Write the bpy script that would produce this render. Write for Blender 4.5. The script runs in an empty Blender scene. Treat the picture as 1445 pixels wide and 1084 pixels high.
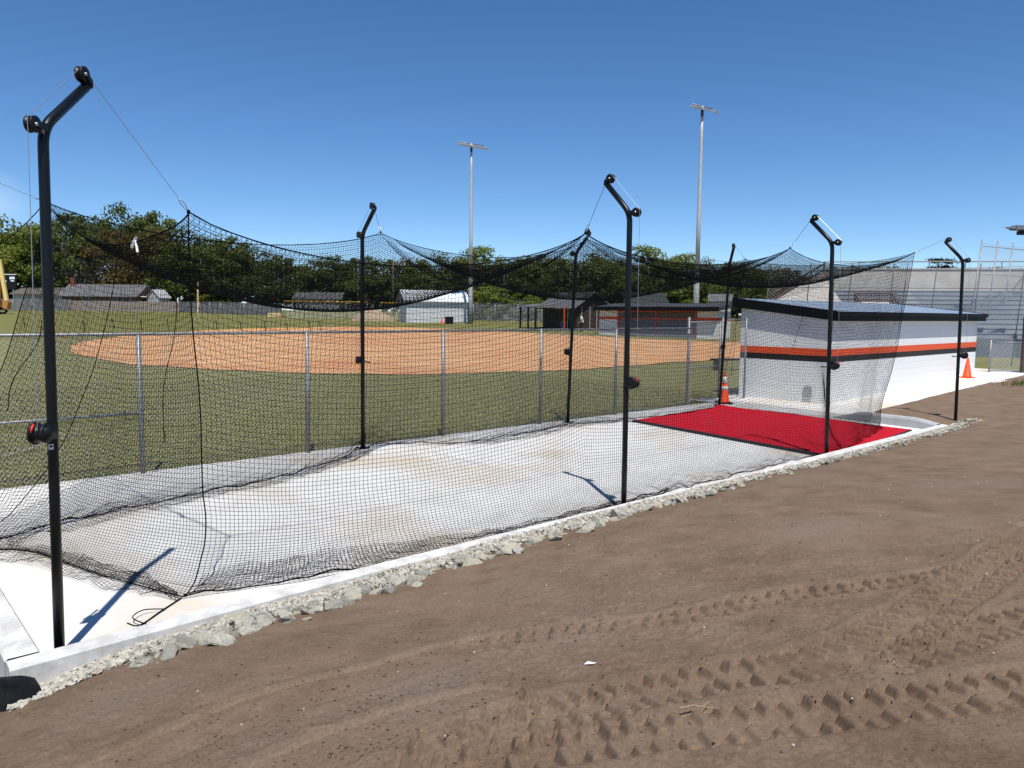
import bpy, bmesh, math, random
import numpy as np
from mathutils import Vector, Matrix
random.seed(7); np.random.seed(7)
R = math.radians
scene = bpy.context.scene
COL = scene.collection

# ------------------------------------------------------------------ camera
FPX = 1090.0; HZ = 441.0; CH = 2.5; ROLL = 0.010
PITCH = math.atan((542 - HZ) / FPX)
cd = bpy.data.cameras.new("camera"); cam = bpy.data.objects.new("camera", cd); COL.objects.link(cam)
cd.sensor_fit = 'HORIZONTAL'; cd.sensor_width = 36.0; cd.lens = FPX / 1445 * 36.0
cd.clip_start = 0.05; cd.clip_end = 3000
fw = Vector((0, math.cos(PITCH), -math.sin(PITCH))); up0 = Vector((0, math.sin(PITCH), math.cos(PITCH)))
rt0 = Vector((1, 0, 0))
cr, sr = math.cos(ROLL), math.sin(ROLL)
rt = rt0 * cr + up0 * sr; up = up0 * cr - rt0 * sr
cam.matrix_world = Matrix(((rt.x, up.x, -fw.x, 0), (rt.y, up.y, -fw.y, 0), (rt.z, up.z, -fw.z, CH), (0, 0, 0, 1)))
scene.camera = cam

# ------------------------------------------------------------------ world, sun, exposure
SUNV = Vector((0.085, -0.47, 1.0)).normalized()
w = bpy.data.worlds.new("World"); scene.world = w; w.use_nodes = True
nt = w.node_tree; bg = nt.nodes["Background"]
sky = nt.nodes.new("ShaderNodeTexSky"); sky.sky_type = 'NISHITA'; sky.sun_disc = False
sky.sun_elevation = math.asin(SUNV.z); sky.sun_rotation = math.atan2(SUNV.x, SUNV.y)
sky.air_density = 0.8; sky.dust_density = 0.05; sky.ozone_density = 2.6; sky.altitude = 1800
hs = nt.nodes.new('ShaderNodeHueSaturation'); hs.inputs['Saturation'].default_value = 1.2
nt.links.new(sky.outputs[0], hs.inputs['Color']); _tc = nt.nodes.new('ShaderNodeTexCoord'); _mp = nt.nodes.new('ShaderNodeMapping'); _mp.inputs['Scale'].default_value = (9, 9, 60); nt.links.new(_tc.outputs['Generated'], _mp.inputs[0])
_nz = nt.nodes.new('ShaderNodeTexNoise'); _nz.inputs['Scale'].default_value = 1.0; _nz.inputs['Detail'].default_value = 6; nt.links.new(_mp.outputs[0], _nz.inputs['Vector'])
_ds = nt.nodes.new('ShaderNodeVectorMath'); _ds.operation = 'DISTANCE'; nt.links.new(_tc.outputs['Generated'], _ds.inputs[0]); _ds.inputs[1].default_value = tuple(Vector((-.66, 1, .135)).normalized())
_mr = nt.nodes.new('ShaderNodeMapRange'); _mr.inputs[1].default_value = .0; _mr.inputs[2].default_value = .035; _mr.inputs[3].default_value = .30; _mr.inputs[4].default_value = 0; nt.links.new(_ds.outputs['Value'], _mr.inputs[0])
_mu = nt.nodes.new('ShaderNodeMath'); _mu.operation = 'MULTIPLY'; nt.links.new(_mr.outputs[0], _mu.inputs[0]); nt.links.new(_nz.outputs['Fac'], _mu.inputs[1])
_mx = nt.nodes.new('ShaderNodeMixRGB'); nt.links.new(_mu.outputs[0], _mx.inputs[0]); nt.links.new(hs.outputs[0], _mx.inputs[1]); _mx.inputs[2].default_value = (8.0, 8.3, 9.0, 1); nt.links.new(_mx.outputs[0], bg.inputs[0]); bg.inputs[1].default_value = 0.125
sd = bpy.data.lights.new("sun", 'SUN'); sd.energy = 5.0; sd.angle = R(0.53); sd.color = (1.0, 0.955, 0.88)
so = bpy.data.objects.new("sun", sd); COL.objects.link(so)
so.rotation_euler = (-SUNV).to_track_quat('-Z', 'Y').to_euler()
vs = scene.view_settings; vs.view_transform = 'Standard'; vs.look = 'None'; vs.exposure = 0.19; vs.gamma = 1
try: vs.use_curve_mapping = False
except Exception: pass

# ------------------------------------------------------------------ geometry of the place
def ray(u, v):
    a = u - 722.5; b = v - 542
    x = a * cr + b * sr; y = -a * sr + b * cr
    cp, sp = math.cos(PITCH), math.sin(PITCH)
    Y = FPX * cp - y * sp; Z = -FPX * sp - y * cp
    return np.array([x / Y, 1.0, Z / Y])
def at(u, v, d): return ray(u, v) * d + np.array([0, 0, CH])
AX = np.array([math.sin(R(48)), math.cos(R(48)), 0]); CX = np.array([-AX[1], AX[0], 0]); OO = np.array([-3.355, 5.55, 0])
ROTZ = math.atan2(AX[1], AX[0])
def W(s, c, z=0.0): return OO + AX * s + CX * c + np.array([0, 0, z])
def to_sc(p): r = np.asarray(p) - OO; return float(r @ AX), float(r @ CX)
def at_c(u, v, c):               # where the sight line meets the vertical plane c
    r = ray(u, v); o = np.array([0, 0, CH]); t = (c - (o - OO) @ CX) / (r @ CX); return o + r * t
def field_z(y):                  # the ball field rises gently away from the cage
    y = np.asarray(y, float); return 0.02 * 4 * np.log1p(np.exp(np.clip((y - 30) / 4, -40, 40)))
def fz(y): return float(field_z(y)) - 0.03
def spot(u, d): p = at(u, 440, d); return np.array([p[0], p[1], fz(p[1])])
def top_z(u, v, d): return at(u, v, d)[2]
ZS = np.array([-20, -6, -1.2, -.5, 0, .5, 2, 3.5, 5.7, 8.8, 12.4, 18, 20, 26, 32, 60.])
ZB = np.array([-.3, -.2, -.08, .0, .06, .10, .10, .14, .19, .20, .17, .10, .16, .34, .46, .46])
def dirt_z(s, cc):               # cc = metres outside the pole row
    s = np.asarray(s, float); cc = np.asarray(cc, float)
    zb = np.interp(s, ZS, ZB); rise = np.interp(s, [0, 4, 12, 20], [.175, .165, .10, .05])
    h = np.clip(cc - .9, 0, None)
    return zb + rise * h / (1 + .012 * h * h) - np.clip(.9 - cc, 0, 1.0) * np.interp(s, [-2, -.2, .4, 1.2, 4, 12, 17.5, 19], [.38, .34, .27, .20, .19, .23, .13, 0.0])
def dirt_hit(u, v):
    r = ray(u, v); o = np.array([0, 0, CH]); t = 1.0
    for _ in range(4000):
        p = o + r * t; s, c = to_sc(p)
        if p[2] <= dirt_z(s, -c): break
        t += .01
    return s, -c

# ------------------------------------------------------------------ noise
def _h(ix, iy, seed):
    n = (ix * 374761393 + iy * 668265263 + seed * 974634777) & 0xffffffff
    n = ((n ^ (n >> 13)) * 1274126177) & 0xffffffff
    return ((n ^ (n >> 16)) & 0xffff) / 65535.0
def vnoise(x, y, seed=0):
    ix = np.floor(x).astype(np.int64); iy = np.floor(y).astype(np.int64)
    fx = x - ix; fy = y - iy; fx = fx * fx * (3 - 2 * fx); fy = fy * fy * (3 - 2 * fy)
    a = _h(ix, iy, seed); b = _h(ix + 1, iy, seed); c = _h(ix, iy + 1, seed); d = _h(ix + 1, iy + 1, seed)
    return (a * (1 - fx) + b * fx) * (1 - fy) + (c * (1 - fx) + d * fx) * fy - .5
def fbm(x, y, sc, octv=4, seed=0):
    o = np.zeros_like(np.asarray(x, float)); a = 1.0
    for k in range(octv): o += a * vnoise(x * sc, y * sc, seed + k); sc *= 2.1; a *= .5
    return o

# ------------------------------------------------------------------ materials
MATS = {}
def mat(name, col, rough=.7, col2=None, scale=5.0, metal=0.0, bump=0.0, bscale=None, spec=.4, detail=6, col3=None, scale3=.6, contrast=(.35, .65)):
    if name in MATS: return MATS[name]
    m = bpy.data.materials.new(name); m.use_nodes = True; MATS[name] = m
    t = m.node_tree; N = t.nodes; Lk = t.links; b = N["Principled BSDF"]
    b.inputs["Base Color"].default_value = (*col, 1); b.inputs["Roughness"].default_value = rough
    b.inputs["Metallic"].default_value = metal; b.inputs["Specular IOR Level"].default_value = spec
    tc = N.new("ShaderNodeTexCoord"); src = tc.outputs["Object"]
    if col2:
        n = N.new("ShaderNodeTexNoise"); n.inputs["Scale"].default_value = scale; n.inputs["Detail"].default_value = detail; n.inputs["Roughness"].default_value = .62
        Lk.new(src, n.inputs["Vector"]); rp = N.new("ShaderNodeValToRGB")
        rp.color_ramp.elements[0].position = contrast[0]; rp.color_ramp.elements[1].position = contrast[1]
        rp.color_ramp.elements[0].color = (*col, 1); rp.color_ramp.elements[1].color = (*col2, 1)
        Lk.new(n.outputs["Fac"], rp.inputs[0]); out = rp.outputs[0]
        if col3:
            n3 = N.new("ShaderNodeTexNoise"); n3.inputs["Scale"].default_value = scale3; n3.inputs["Detail"].default_value = 5
            mp = N.new("ShaderNodeMapping"); mp.inputs["Location"].default_value = (3.1, 7.7, 1.3); Lk.new(src, mp.inputs[0]); Lk.new(mp.outputs[0], n3.inputs["Vector"])
            r3 = N.new("ShaderNodeValToRGB"); r3.color_ramp.elements[0].position = .5; r3.color_ramp.elements[1].position = .72
            Lk.new(n3.outputs["Fac"], r3.inputs[0]); mx = N.new("ShaderNodeMixRGB"); Lk.new(r3.outputs[0], mx.inputs[0])
            Lk.new(out, mx.inputs[1]); mx.inputs[2].default_value = (*col3, 1); out = mx.outputs[0]
        Lk.new(out, b.inputs["Base Color"])
    if bump:
        n2 = N.new("ShaderNodeTexNoise"); n2.inputs["Scale"].default_value = bscale or scale * 4; n2.inputs["Detail"].default_value = 6
        Lk.new(src, n2.inputs["Vector"]); bp = N.new("ShaderNodeBump"); bp.inputs["Strength"].default_value = 1.0; bp.inputs["Distance"].default_value = bump
        Lk.new(n2.outputs["Fac"], bp.inputs["Height"]); Lk.new(bp.outputs[0], b.inputs["Normal"])
    return m
def block_mat(name, col, joint, bw=.4, bh=.2, rough=.55, bump=.004):
    m = bpy.data.materials.new(name); m.use_nodes = True; t = m.node_tree; N = t.nodes; Lk = t.links; b = N["Principled BSDF"]
    b.inputs["Roughness"].default_value = rough
    tc = N.new("ShaderNodeTexCoord"); sx = N.new("ShaderNodeSeparateXYZ"); Lk.new(tc.outputs["Object"], sx.inputs[0])
    ad = N.new("ShaderNodeMath"); ad.operation = 'ADD'; Lk.new(sx.outputs[0], ad.inputs[0]); Lk.new(sx.outputs[1], ad.inputs[1])
    cx = N.new("ShaderNodeCombineXYZ"); Lk.new(ad.outputs[0], cx.inputs[0]); Lk.new(sx.outputs[2], cx.inputs[1])
    br = N.new("ShaderNodeTexBrick"); br.inputs["Scale"].default_value = 1; br.inputs["Brick Width"].default_value = bw; br.inputs["Row Height"].default_value = bh
    br.inputs["Mortar Size"].default_value = .006; br.inputs["Mortar Smooth"].default_value = .4; br.offset = .5
    br.inputs["Color1"].default_value = (*col, 1); br.inputs["Color2"].default_value = (*[c * .985 for c in col], 1); br.inputs["Mortar"].default_value = (*joint, 1)
    Lk.new(cx.outputs[0], br.inputs["Vector"]); Lk.new(br.outputs["Color"], b.inputs["Base Color"])
    n2 = N.new("ShaderNodeTexNoise"); n2.inputs["Scale"].default_value = 60; Lk.new(tc.outputs["Object"], n2.inputs["Vector"])
    mu = N.new("ShaderNodeMath"); mu.operation = 'MULTIPLY_ADD'; Lk.new(br.outputs["Fac"], mu.inputs[0]); mu.inputs[1].default_value = -1.0; Lk.new(n2.outputs["Fac"], mu.inputs[2])
    bp = N.new("ShaderNodeBump"); bp.inputs["Distance"].default_value = bump; Lk.new(mu.outputs[0], bp.inputs["Height"]); Lk.new(bp.outputs[0], b.inputs["Normal"])
    MATS[name] = m; return m

def leaf_mat(name, c1, c2):
    m = mat(name, c1, .55, c2, .35, spec=.25, contrast=(.38, .62))
    t = m.node_tree; b = t.nodes["Principled BSDF"]
    tr = t.nodes.new("ShaderNodeBsdfTranslucent"); ms = t.nodes.new("ShaderNodeMixShader"); ms.inputs[0].default_value = .4
    src = b.inputs["Base Color"].links[0].from_socket; t.links.new(src, tr.inputs[0])
    o = [n for n in t.nodes if n.type == 'OUTPUT_MATERIAL'][0]
    t.links.new(b.outputs[0], ms.inputs[1]); t.links.new(tr.outputs[0], ms.inputs[2]); t.links.new(ms.outputs[0], o.inputs[0]); return m

M_BLACK = mat("black_powder_coat", (.004, .0045, .006), .36, spec=.35)
M_BLKPL = mat("black_plastic", (.006, .006, .007), .45, spec=.3)
M_NET = mat("black_netting_twine", (.003, .003, .004), .9, spec=.04)
M_ROPE = mat("black_rope", (.004, .004, .005), .9, spec=.05)
M_STEEL = mat("steel_cable", (.45, .46, .48), .4, metal=.8)
M_GALV = mat("galvanised_steel", (.20, .21, .225), .5, (.29, .30, .315), 9, metal=.4)
M_GALVW = mat("galvanised_wire", (.62, .64, .67), .35, metal=.35)
M_RED = mat("red_plastic", (.62, .025, .02), .4)
M_WHITEP = mat("white_plastic", (.8, .8, .8), .45)
M_CONC = mat("pale_concrete", (.70, .69, .668), .85, (.63, .618, .592), 1.7, bump=.0015, bscale=60, col3=(.57, .50, .41), scale3=.6, detail=9)
M_KERB = mat("kerb_concrete", (.70, .70, .69), .85, (.47, .46, .44), 5, bump=.003, bscale=40)
M_GRASSB = mat("turf_soil", (.125, .130, .038), .95, (.190, .175, .068), 3.0, bump=.02, bscale=18, spec=.1, col3=(.17, .15, .06), scale3=.12, detail=10)
M_GRASS = mat("grass_blades", (.12, .140, .034), .6, (.205, .195, .075), 1.6, spec=.2)
M_CLAY = mat("orange_infield_clay", (.50, .245, .105), .95, (.57, .33, .155), .5, bump=.01, bscale=6, spec=.1, col3=(.47, .20, .085), scale3=.16, detail=9)
M_DIRT = mat("brown_dirt", (.142, .099, .068), .95, (.198, .142, .100), 2.6, spec=.12, col3=(.184, .138, .104), scale3=.8, detail=10)
def grainy(m, sc, dist, lo, hi):       # crumbs and grains in the soil
    t = m.node_tree; N = t.nodes; Lk = t.links; b = N["Principled BSDF"]; tc = N.new("ShaderNodeTexCoord")
    n = N.new("ShaderNodeTexNoise"); n.inputs["Scale"].default_value = sc; n.inputs["Detail"].default_value = 8; n.inputs["Roughness"].default_value = .75; Lk.new(tc.outputs["Object"], n.inputs["Vector"])
    r = N.new("ShaderNodeValToRGB"); r.color_ramp.elements[0].position = .36; r.color_ramp.elements[1].position = .64; r.color_ramp.elements[0].color = (lo, lo, lo, 1); r.color_ramp.elements[1].color = (hi, hi, hi, 1); Lk.new(n.outputs["Fac"], r.inputs[0])
    mx = N.new("ShaderNodeMixRGB"); mx.blend_type = 'MULTIPLY'; mx.inputs[0].default_value = 1; src = b.inputs["Base Color"].links[0].from_socket; Lk.new(src, mx.inputs[1]); Lk.new(r.outputs[0], mx.inputs[2]); Lk.new(mx.outputs[0], b.inputs["Base Color"])
    bp = N.new("ShaderNodeBump"); bp.inputs["Distance"].default_value = dist; Lk.new(n.outputs["Fac"], bp.inputs["Height"]); Lk.new(bp.outputs[0], b.inputs["Normal"])
grainy(M_DIRT, 46, .014, .80, 1.22)
grainy(M_CONC, 30, .0025, .91, 1.05); grainy(M_KERB, 38, .003, .90, 1.05); grainy(M_GRASSB, 9, .02, .70, 1.25); grainy(M_CLAY, 7, .008, .86, 1.10)
_t = M_DIRT.node_tree; _a = _t.nodes.new("ShaderNodeAttribute"); _a.attribute_name = "loose"; _b = [n for n in _t.nodes if n.type == 'BUMP'][0]; _t.links.new(_a.outputs["Fac"], _b.inputs["Strength"])
_p = _t.nodes["Principled BSDF"]; _r = _t.nodes.new("ShaderNodeValToRGB"); _r.color_ramp.elements[0].color = (.86, .835, .83, 1); _r.color_ramp.elements[1].color = (1, 1, 1, 1); _r.color_ramp.elements[1].position = .6; _t.links.new(_a.outputs["Fac"], _r.inputs[0])
_m = _t.nodes.new("ShaderNodeMixRGB"); _m.blend_type = 'MULTIPLY'; _m.inputs[0].default_value = 1; _t.links.new(_p.inputs["Base Color"].links[0].from_socket, _m.inputs[1]); _t.links.new(_r.outputs[0], _m.inputs[2]); _t.links.new(_m.outputs[0], _p.inputs["Base Color"])
M_RTURF = mat("red_turf", (.70, .012, .032), .85, (.50, .008, .022), 60, bump=.03, bscale=110, spec=.15, col3=(.55, .022, .038), scale3=1.6)
M_BLACKEDGE = mat("black_mat_edge", (.012, .012, .014), .7)
M_GRAVEL = mat("pale_gravel", (.52, .49, .42), .9, (.30, .28, .245), 14, bump=.004, bscale=60)
M_ROCK = mat("grey_green_stone", (.38, .365, .31), .9, (.54, .51, .42), 5, bump=.012, bscale=22, col3=(.24, .25, .23), scale3=3.0)
M_WBLOCK = block_mat("white_painted_block", (.76, .77, .77), (.66, .67, .68))
M_ORANGE = block_mat("orange_painted_block", (.72, .085, .018), (.60, .07, .015))
M_BLKBLOCK = block_mat("black_painted_block", (.010, .008, .008), (.008, .007, .007))
M_FASCIA = mat("black_metal_fascia", (.005, .005, .007), .55, spec=.15)
M_ROOFMET = mat("pale_metal_roof", (.50, .57, .64), .42, (.44, .50, .57), 4, metal=.35)
M_SHINGLE = mat("grey_shingle", (.10, .10, .105), .9, (.16, .16, .165), 3, bump=.01)
M_DKWOOD = mat("dark_brown_siding", (.030, .022, .018), .8, (.045, .034, .028), 6)
M_OLDWOOD = mat("weathered_board", (.25, .215, .19), .9, (.34, .29, .26), 8)
M_CONO = mat("cone_orange", (.85, .075, .012), .45)
M_REFL = mat("white_reflective_band", (.8, .8, .8), .35)
M_TIER = mat("grey_bleacher_planks", (.21, .235, .26), .6, (.27, .29, .315), 1.2, col3=(.17, .195, .22), scale3=.3)
M_TWALL = mat("weathered_concrete_wall", (.38, .355, .32), .9, (.46, .43, .39), 1.6, bump=.01, bscale=8)
M_RUST = mat("brown_painted_rail", (.10, .035, .022), .6)
M_BARK = mat("tree_bark", (.10, .08, .065), .9, (.16, .13, .11), 4)
M_GLASS = mat("dark_window", (.02, .025, .03), .12)
M_SAND = mat("pale_sand", (.36, .27, .19), .95, (.28, .21, .15), 3)
M_YEL = mat("yellow_paint", (.75, .45, .05), .45)
M_LUMB = mat("fresh_lumber", (.62, .46, .25), .7)
M_GFENCE = mat("grey_mesh_screen", (.14, .145, .15), .9, (.18, .18, .18), 2)
M_METALW = mat("pale_metal_siding", (.60, .62, .64), .5, (.54, .56, .58), 3)

# ------------------------------------------------------------------ mesh building
class MB:
    def __init__(s): s.v = []; s.f = []; s.n = 0
    def add(s, v, f):
        s.v.append(np.asarray(v, float).reshape(-1, 3)); s.f.append((np.asarray(f, np.int64)) + s.n); s.n += len(s.v[-1]); return s
    def box(s, x0, x1, y0, y1, z0, z1):
        v = [(x0, y0, z0), (x1, y0, z0), (x1, y1, z0), (x0, y1, z0), (x0, y0, z1), (x1, y0, z1), (x1, y1, z1), (x0, y1, z1)]
        return s.add(v, [(0, 3, 2, 1), (4, 5, 6, 7), (0, 1, 5, 4), (1, 2, 6, 5), (2, 3, 7, 6), (3, 0, 4, 7)])
    def hexa(s, b, t):           # four bottom and four top corners
        return s.add(list(b) + list(t), [(0, 3, 2, 1), (4, 5, 6, 7), (0, 1, 5, 4), (1, 2, 6, 5), (2, 3, 7, 6), (3, 0, 4, 7)])
    def tube(s, pts, r, k=8, cap=True):
        P = np.asarray(pts, float); n = len(P); rr = np.broadcast_to(np.asarray(r, float), (n,))
        T = np.gradient(P, axis=0); T /= np.linalg.norm(T, axis=1)[:, None] + 1e-12
        ref = np.array([0, 0, 1.]) if abs(T[0][2]) < .9 else np.array([1., 0, 0])
        U = np.cross(T[0], ref); U /= np.linalg.norm(U); vs_ = []
        for i in range(n):
            U = U - T[i] * (U @ T[i]); U /= np.linalg.norm(U) + 1e-12; V = np.cross(T[i], U)
            for j in range(k):
                a = 2 * math.pi * j / k; vs_.append(P[i] + (U * math.cos(a) + V * math.sin(a)) * rr[i])
        f = [(i * k + j, i * k + (j + 1) % k, (i + 1) * k + (j + 1) % k, (i + 1) * k + j) for i in range(n - 1) for j in range(k)]
        if cap:
            vs_ += [P[0], P[-1]]; a, b = n * k, n * k + 1
            f += [(a, (j + 1) % k, j, j) for j in range(k)] + [(b, (n - 1) * k + j, (n - 1) * k + (j + 1) % k, (n - 1) * k + (j + 1) % k) for j in range(k)]
        return s.add(vs_, f)
    def disc(s, c, axis, r, w, k=20, prof=None):   # a turned wheel about an axis
        axis = np.asarray(axis, float); axis /= np.linalg.norm(axis); c = np.asarray(c, float)
        prof = prof or [(-w / 2, r * .55), (-w / 2, r), (-w * .3, r), (-w * .12, r * .78), (w * .12, r * .78), (w * .3, r), (w / 2, r), (w / 2, r * .55)]
        ref = np.array([0, 0, 1.]) if abs(axis[2]) < .9 else np.array([1., 0, 0])
        U = np.cross(axis, ref); U /= np.linalg.norm(U); V = np.cross(axis, U); n = len(prof); vs_ = []
        for o, rr in prof:
            for j in range(k):
                a = 2 * math.pi * j / k; vs_.append(c + axis * o + (U * math.cos(a) + V * math.sin(a)) * rr)
        f = [(i * k + j, i * k + (j + 1) % k, (i + 1) * k + (j + 1) % k, (i + 1) * k + j) for i in range(n - 1) for j in range(k)]
        vs_ += [c + axis * prof[0][0], c + axis * prof[-1][0]]; a, b = n * k, n * k + 1
        f += [(a, (j + 1) % k, j, j) for j in range(k)] + [(b, (n - 1) * k + j, (n - 1) * k + (j + 1) % k, (n - 1) * k + (j + 1) % k) for j in range(k)]
        return s.add(vs_, f)
    def strands(s, P, r, k=3):   # P[m, n, 3]: m polylines of n points, thin tubes
        m, n, _ = P.shape
        T = np.gradient(P, axis=1); T /= np.linalg.norm(T, axis=2, keepdims=True) + 1e-12
        ref = np.array([.31, -.52, .79]); U = np.cross(T, ref); U /= np.linalg.norm(U, axis=2, keepdims=True) + 1e-12; V = np.cross(T, U)
        a = 2 * np.pi * np.arange(k) / k
        vv = P[:, :, None, :] + r * (U[:, :, None, :] * np.cos(a)[None, None, :, None] + V[:, :, None, :] * np.sin(a)[None, None, :, None])
        idx = np.arange(m * n * k).reshape(m, n, k); nx = np.roll(idx, -1, axis=2)
        f = np.stack([idx[:, :-1], nx[:, :-1], nx[:, 1:], idx[:, 1:]], -1).reshape(-1, 4)
        return s.add(vv.reshape(-1, 3), f)
    def grid(s, P):
        n, m, _ = P.shape; idx = np.arange(n * m).reshape(n, m)
        f = np.stack([idx[:-1, :-1], idx[1:, :-1], idx[1:, 1:], idx[:-1, 1:]], -1).reshape(-1, 4)
        return s.add(P.reshape(-1, 3), f)
    def build(s, name, m, parent=None, smooth=False, xf=None):
        v = np.concatenate(s.v); f = np.concatenate([np.asarray(x).reshape(-1, 4) for x in s.f])
        if xf is not None: v = v @ xf[0].T + xf[1]
        me = bpy.data.meshes.new(name); tri = f[:, 2] == f[:, 3]
        ln = np.where(tri, 3, 4); st = np.concatenate([[0], np.cumsum(ln)[:-1]])
        mask = np.ones(f.shape, bool); mask[tri, 3] = False
        me.vertices.add(len(v)); me.vertices.foreach_set("co", v.ravel().astype(np.float32))
        loops = f[mask].astype(np.int32); me.loops.add(len(loops)); me.loops.foreach_set("vertex_index", loops)
        me.polygons.add(len(f)); me.polygons.foreach_set("loop_start", st.astype(np.int32))
        try: me.polygons.foreach_set("loop_total", ln.astype(np.int32))
        except Exception: pass
        me.update(calc_edges=True); me.validate()
        me.polygons.foreach_set("use_smooth", np.full(len(me.polygons), bool(smooth)))
        if m: me.materials.append(m)
        o = bpy.data.objects.new(name, me); COL.objects.link(o)
        if parent: o.parent = parent
        return o
def tag(o, label=None, cat=None, group=None, kind=None):
    if label: o["label"] = label
    if cat: o["category"] = cat
    if group: o["group"] = group
    if kind: o["kind"] = kind
    return o
def thing(name, label, cat, loc=(0, 0, 0), rz=0.0, group=None):
    o = bpy.data.objects.new(name, None); COL.objects.link(o); o.empty_display_size = .2
    o.location = tuple(float(q) for q in loc); o.rotation_euler = (0, 0, rz); return tag(o, label, cat, group)
KIDS = {}
def copy_thing(o, loc, rz=None, label=None, group=None, scale=None):
    c = o.copy(); COL.objects.link(c); c.location = tuple(float(q) for q in loc)
    if rz is not None: c.rotation_euler = (0, 0, rz)
    if scale is not None: c.scale = scale if not np.isscalar(scale) else (scale,) * 3
    if label: c["label"] = label
    if group: c["group"] = group
    def rec(src, dst):
        for ch in list(src.children):
            k = ch.copy(); COL.objects.link(k); k.parent = dst; rec(ch, k)
    rec(o, c); return c
CAGE_LOC = tuple(OO)
def zs(c): return -.10 + .017 * np.clip(c, -.5, 6.2)
def cage_thing(name, label, cat, s=0, c=0, z=0, group=None): return thing(name, label, cat, W(s, c, z), ROTZ, group)

# ================================================================== GROUND
def wgrid(xs, ys, zf):
    X, Y = np.meshgrid(xs, ys, indexing='ij'); return np.stack([X, Y, zf(X, Y)], -1)
xs = np.concatenate([[-1500, -600, -300, -180, -120], np.linspace(-90, 90, 61), [120, 180, 300, 600, 1500]])
ys = np.concatenate([[-400, -100, -40], np.linspace(-20, 170, 77), [220, 320, 600, 1100, 2000]])
def gz_(X, Y):
    z = field_z(np.minimum(Y, 150)) - .03
    sC = (X - OO[0]) * AX[0] + (Y - OO[1]) * AX[1]; cC = (X - OO[0]) * CX[0] + (Y - OO[1]) * CX[1]
    low = np.clip((1.6 - cC) / 2.0, 0, 1) * np.clip((34 - sC) / 4, 0, 1)
    cage = np.clip((6.0 - cC) / .3, 0, 1) * np.clip((sC + 3) / 1, 0, 1) * np.clip((33 - sC) / 2, 0, 1)
    return z - .8 * low - .35 * cage
fld = MB().grid(wgrid(xs, ys, gz_)).build("grass_field", M_GRASSB, smooth=True); tag(fld, kind="structure")

# clay infield, a sheet following the field
ring = np.array([(-25.9, 45.8), (-20.5, 37.2), (-13.9, 32), (-6, 30), (1.1, 32.2), (5.9, 35.6), (12.3, 40.6), (21, 47), (20, 52.5), (9.6, 59.5), (1.1, 68), (-10, 76), (-21, 73), (-27.5, 62), (-28, 53)], float)
def catmull(P, n=12, closed=True):
    P = np.asarray(P, float); out = []; N_ = len(P); rng = range(N_) if closed else range(N_ - 1)
    for i in rng:
        if closed: p0, p1, p2, p3 = P[i - 1], P[i], P[(i + 1) % N_], P[(i + 2) % N_]
        else: p0, p1, p2, p3 = P[max(i - 1, 0)], P[i], P[i + 1], P[min(i + 2, N_ - 1)]
        for t in np.linspace(0, 1, n, endpoint=False):
            out.append(.5 * ((2 * p1) + (-p0 + p2) * t + (2 * p0 - 5 * p1 + 4 * p2 - p3) * t * t + (-p0 + 3 * p1 - 3 * p2 + p3) * t ** 3))
    if not closed: out.append(P[-1])
    return np.array(out)
rc = catmull(ring, 16); rc += np.stack([fbm(rc[:, 0], rc[:, 1], .5, 3, 15), fbm(rc[:, 0], rc[:, 1], .5, 3, 18)], -1) * .7; cen = np.array([-4.0, 50.0]); lv = np.linspace(0, 1, 26)
XY = cen[None, None] + lv[None, :, None] * (rc[:, None] - cen); XY = np.concatenate([XY, XY[:1]], 0)
PZ = np.stack([XY[..., 0], XY[..., 1], field_z(XY[..., 1]) - .03 + .035], -1)
inf = MB().grid(PZ[:, ::-1]).build("clay_infield", M_CLAY, smooth=True); tag(inf, kind="structure")

# concrete slab of the cage (local frame s along the poles, c inwards)
def local_struct(mb, name, m, kind="structure", smooth=False):
    o = mb.build(name, m, smooth=smooth); o.location = CAGE_LOC; o.rotation_euler = (0, 0, ROTZ)
    if kind: tag(o, kind=kind)
    return o
KO_S = np.array([-.36, 2.4, 6.3, 11, 17.9]); KO_C = np.array([.29, .16, .15, .16, .05])      # outer edge of the front kerb (outwards)
def ko(s): return np.interp(s, KO_S, KO_C)
mb = MB(); ss = np.linspace(-.14, 17.7, 60)
top = np.stack([np.stack([ss, -(ko(ss) - .10), zs(-(ko(ss) - .10))], -1), np.stack([ss, 6.12 + 0 * ss, zs(6.12) + 0 * ss], -1)], 1)
mb.grid(top)
mb.grid(np.stack([top[:, 1], top[:, 1] - [0, 0, .35]], 1))
local_struct(mb, "concrete_slab", M_CONC)
# pad around the dugout
mb = MB(); pts = [(17.704, 2.0), (19.0, 1.9), (20.5, 1.95), (24, 1.9), (28.5, 1.7), (33.2, 2.2)]
pe = catmull(pts, 8, False); zz = .035 * np.clip(pe[:, 0] - 20, 0, None) + .0
fa = np.clip(1 - (pe[:, 0] - 17.7) / 2.3, 0, 1); ze = zz + fa * zs(pe[:, 1])
mb.grid(np.stack([np.stack([pe[:, 0], pe[:, 1], ze], -1), np.stack([pe[:, 0], 6.9 + 0 * zz, zz + fa * zs(6.9)], -1)], 1))
mb.grid(np.stack([np.stack([pe[:, 0], pe[:, 1], ze - .4], -1), np.stack([pe[:, 0], pe[:, 1], ze], -1)], 1))
local_struct(mb, "concrete_apron", M_CONC)
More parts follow.
